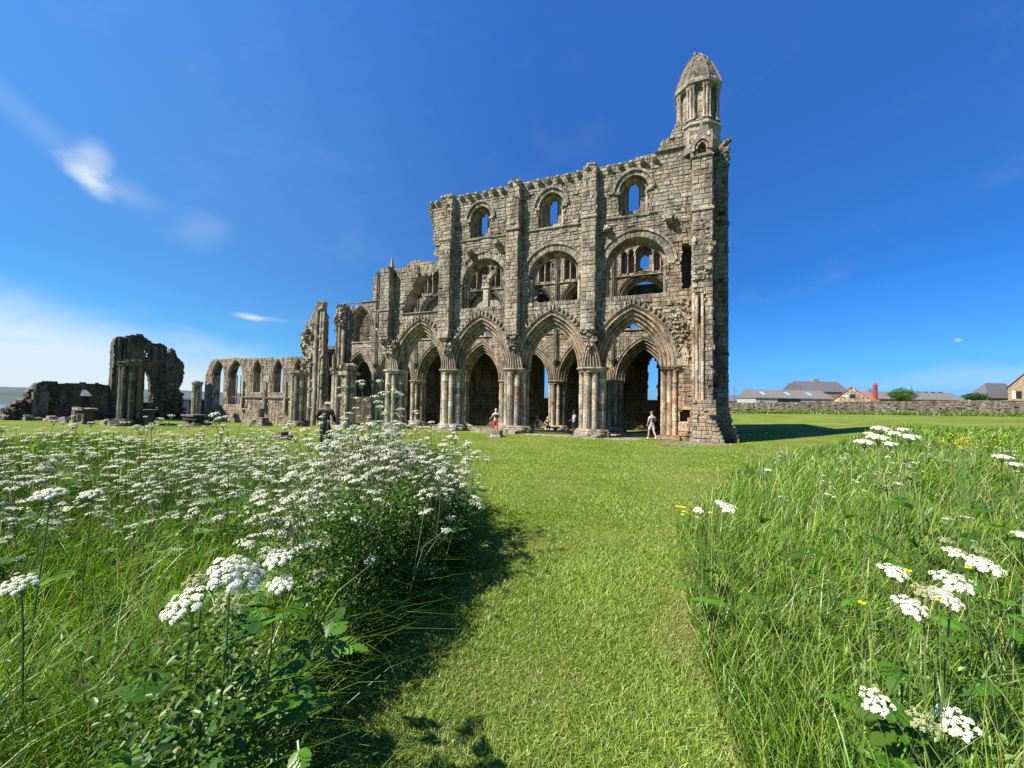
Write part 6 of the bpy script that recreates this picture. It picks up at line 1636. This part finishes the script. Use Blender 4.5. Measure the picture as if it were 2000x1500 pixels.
# bank foliage: big lobed leaves in the foreground, one mass
random.seed(4)
LB = MB()
def put_leaf(px, py, dep, s):
    p = at(px, py, dep); c = random.choice(((.05, .13, .011), (.085, .195, .016), (.036, .095, .010))); t_ = MB(); lobed_leaf(t_, .24 * s, c)
    m = Matrix.Translation(p) @ Matrix.Rotation(U(0, 6.3), 4, 'Z') @ Matrix.Rotation(U(-.6, .3), 4, 'Y') @ Matrix.Rotation(U(-.4, .4), 4, 'X')
    LB.add([m @ Vector(v) for v in t_.v], t_.f, t_.c)
for k in range(60):
    px, py = U(360, 760), U(1150, 1490)
    if px > 1120 - py * .37: continue
    put_leaf(px, py, U(.85, 1.2) + (1490 - py) / 340 * .5, U(.30, .75))
for k in range(26): put_leaf(U(1480, 1980), U(1000, 1250), U(1.9, 2.6), U(.3, .6))
o = LB.build('hogweed_foliage', LEAF); o['kind'] = 'stuff'; o['label'] = 'broad lobed green leaves low on the bank'; o['category'] = 'foliage'

# buttercups
YEL = (.85, .62, .02)
def buttercup(px, py, dep, label, n=1, s=1.0):
    t_ = at(px, py, dep); g = h1(t_.x, t_.y); rt = empty('buttercup', (t_.x, t_.y, g)); tag(rt, label, 'wildflower'); hh = t_.z - g
    mb = MB(); fl = MB()
    for k in range(n):
        ox, oy, oz = (0, 0, 0) if k == 0 else (U(-.05, .05) * (1 + n * .22), U(-.05, .05) * (1 + n * .22), U(-.05, .03)); tp = Vector((ox, oy, hh + oz))
        mb.tube([(0, 0, 0), (ox * .5, oy * .5, hh * .6), tp], [.0018, .0015, .0012], 4, GR, cap=False)
        for q in range(5):
            a = q * 1.2566 + k; c, s_ = math.cos(a), math.sin(a); r = .012 * s
            fl.add([tp, tp + Vector((c * r * .6 - s_ * r * .55, s_ * r * .6 + c * r * .55, .004)), tp + Vector((c * r * 1.1 - s_ * r * .3, s_ * r * 1.1 + c * r * .3, .010)), tp + Vector((c * r * 1.1 + s_ * r * .3, s_ * r * 1.1 - c * r * .3, .010)), tp + Vector((c * r * .6 + s_ * r * .55, s_ * r * .6 - c * r * .55, .004))], ((0, 1, 2, 3, 4),), YEL)
        fl.lathe(tp.x, tp.y, [(.003, tp.z), (.004, tp.z + .004), (.001, tp.z + .007)], 6, (.55, .5, .05))
    mb.build('stem', STEM, rt); fl.build('flower', PETAL, rt)
for a in ((1683, 1181, 1.5, 'brightest yellow buttercup in the right foreground'), (1891, 1112, 1.7, 'yellow buttercup right of the biggest white head'), (1834, 1176, 1.5, 'yellow buttercup under the white cluster'), (1773, 1118, 1.6, 'small yellow buttercup left of the biggest white head'),
          (1357, 1000, 3.6, 'bunch of yellow flowers at the corner of the right meadow', 9, 1.5), (1688, 960, 3.4, 'small yellow flower in the middle of the right meadow'), (1874, 858, 5.5, 'drift of yellow flowers far in the right meadow', 22, 1.5), (1895, 868, 5.2, 'second drift of yellow flowers far in the right meadow', 18, 1.5), (908, 985, 3.9, 'tiny yellow flower at the foot of the left bank', 2, 1.0)):
    buttercup(*a)
# old straw-coloured stalks leaning through the bank
random.seed(31)
for k in range(24):
    px, py = U(560, 820), U(980, 1180); p = at(px, py, U(2.6, 3.6)); g = h1(p.x, p.y)
    q = p + Vector((U(.08, .34), U(-.1, .1), U(.22, .42)))
    mb = MB(); mb.tube([(p.x, p.y, max(g, p.z - .35)), tuple(p.lerp(q, .5) + Vector((0, 0, .02))), tuple(q)], [.0022, .0018, .0010], 4, (.34, .29, .16), cap=False)
    o = mb.build('dry_stalk', STEM); tag(o, 'dry straw-coloured stalk leaning through the bank left of the path', 'stalk', 'dry stalks in the bank')
for o in _proto: bpy.data.objects.remove(o)

# --- bushes behind the field wall
def bush(px, py, dep, rx, rz, n, label, col):
    c = at(px, py, dep); g = h1(c.x, c.y); rt = empty('bush', (c.x, c.y, g)); tag(rt, label, 'bush', None); cz = c.z - g
    mb = MB(); mb.tube([(0, 0, -.2), (.1, 0, cz * .5), (0, 0, cz)], [.18, .12, .05], 7, (.10, .08, .05))
    for k in range(7): a = k * .9; mb.tube([(0, 0, cz * .4), (rx * .3 * math.cos(a), rx * .3 * math.sin(a), cz * .8), (rx * .7 * math.cos(a), rx * .7 * math.sin(a), cz + rz * U(-.2, .6))], [.09, .05, .02], 5, (.10, .08, .05))
    mb.build('trunk', attr_mat('bark'), rt)
    q = rng.normal(size=(n, 3)); q /= np.linalg.norm(q, axis=1, keepdims=True); lob = 1 + .22 * np.sin(q[:, 0] * 5 + 1) * np.cos(q[:, 2] * 6 + q[:, 1] * 4)
    P = q * (rng.random((n, 1)) ** .35) * lob[:, None] * np.array([rx, rx, rz]) + np.array([0, 0, cz])
    o = leaflets('crown', P, rng.uniform(.14, .30, n), gcol(n, col, [3, 3, 2]), .6); o.parent = rt
bush(1761, 771, 82, 2.3, 1.3, 3800, 'round green bush behind the field wall', [(.06, .13, .02), (.09, .18, .03), (.12, .22, .05)])
bush(1905, 775, 78, 1.9, .7, 2200, 'low dark green bush beside the cottage', [(.04, .09, .03), (.06, .13, .04), (.08, .16, .05)])
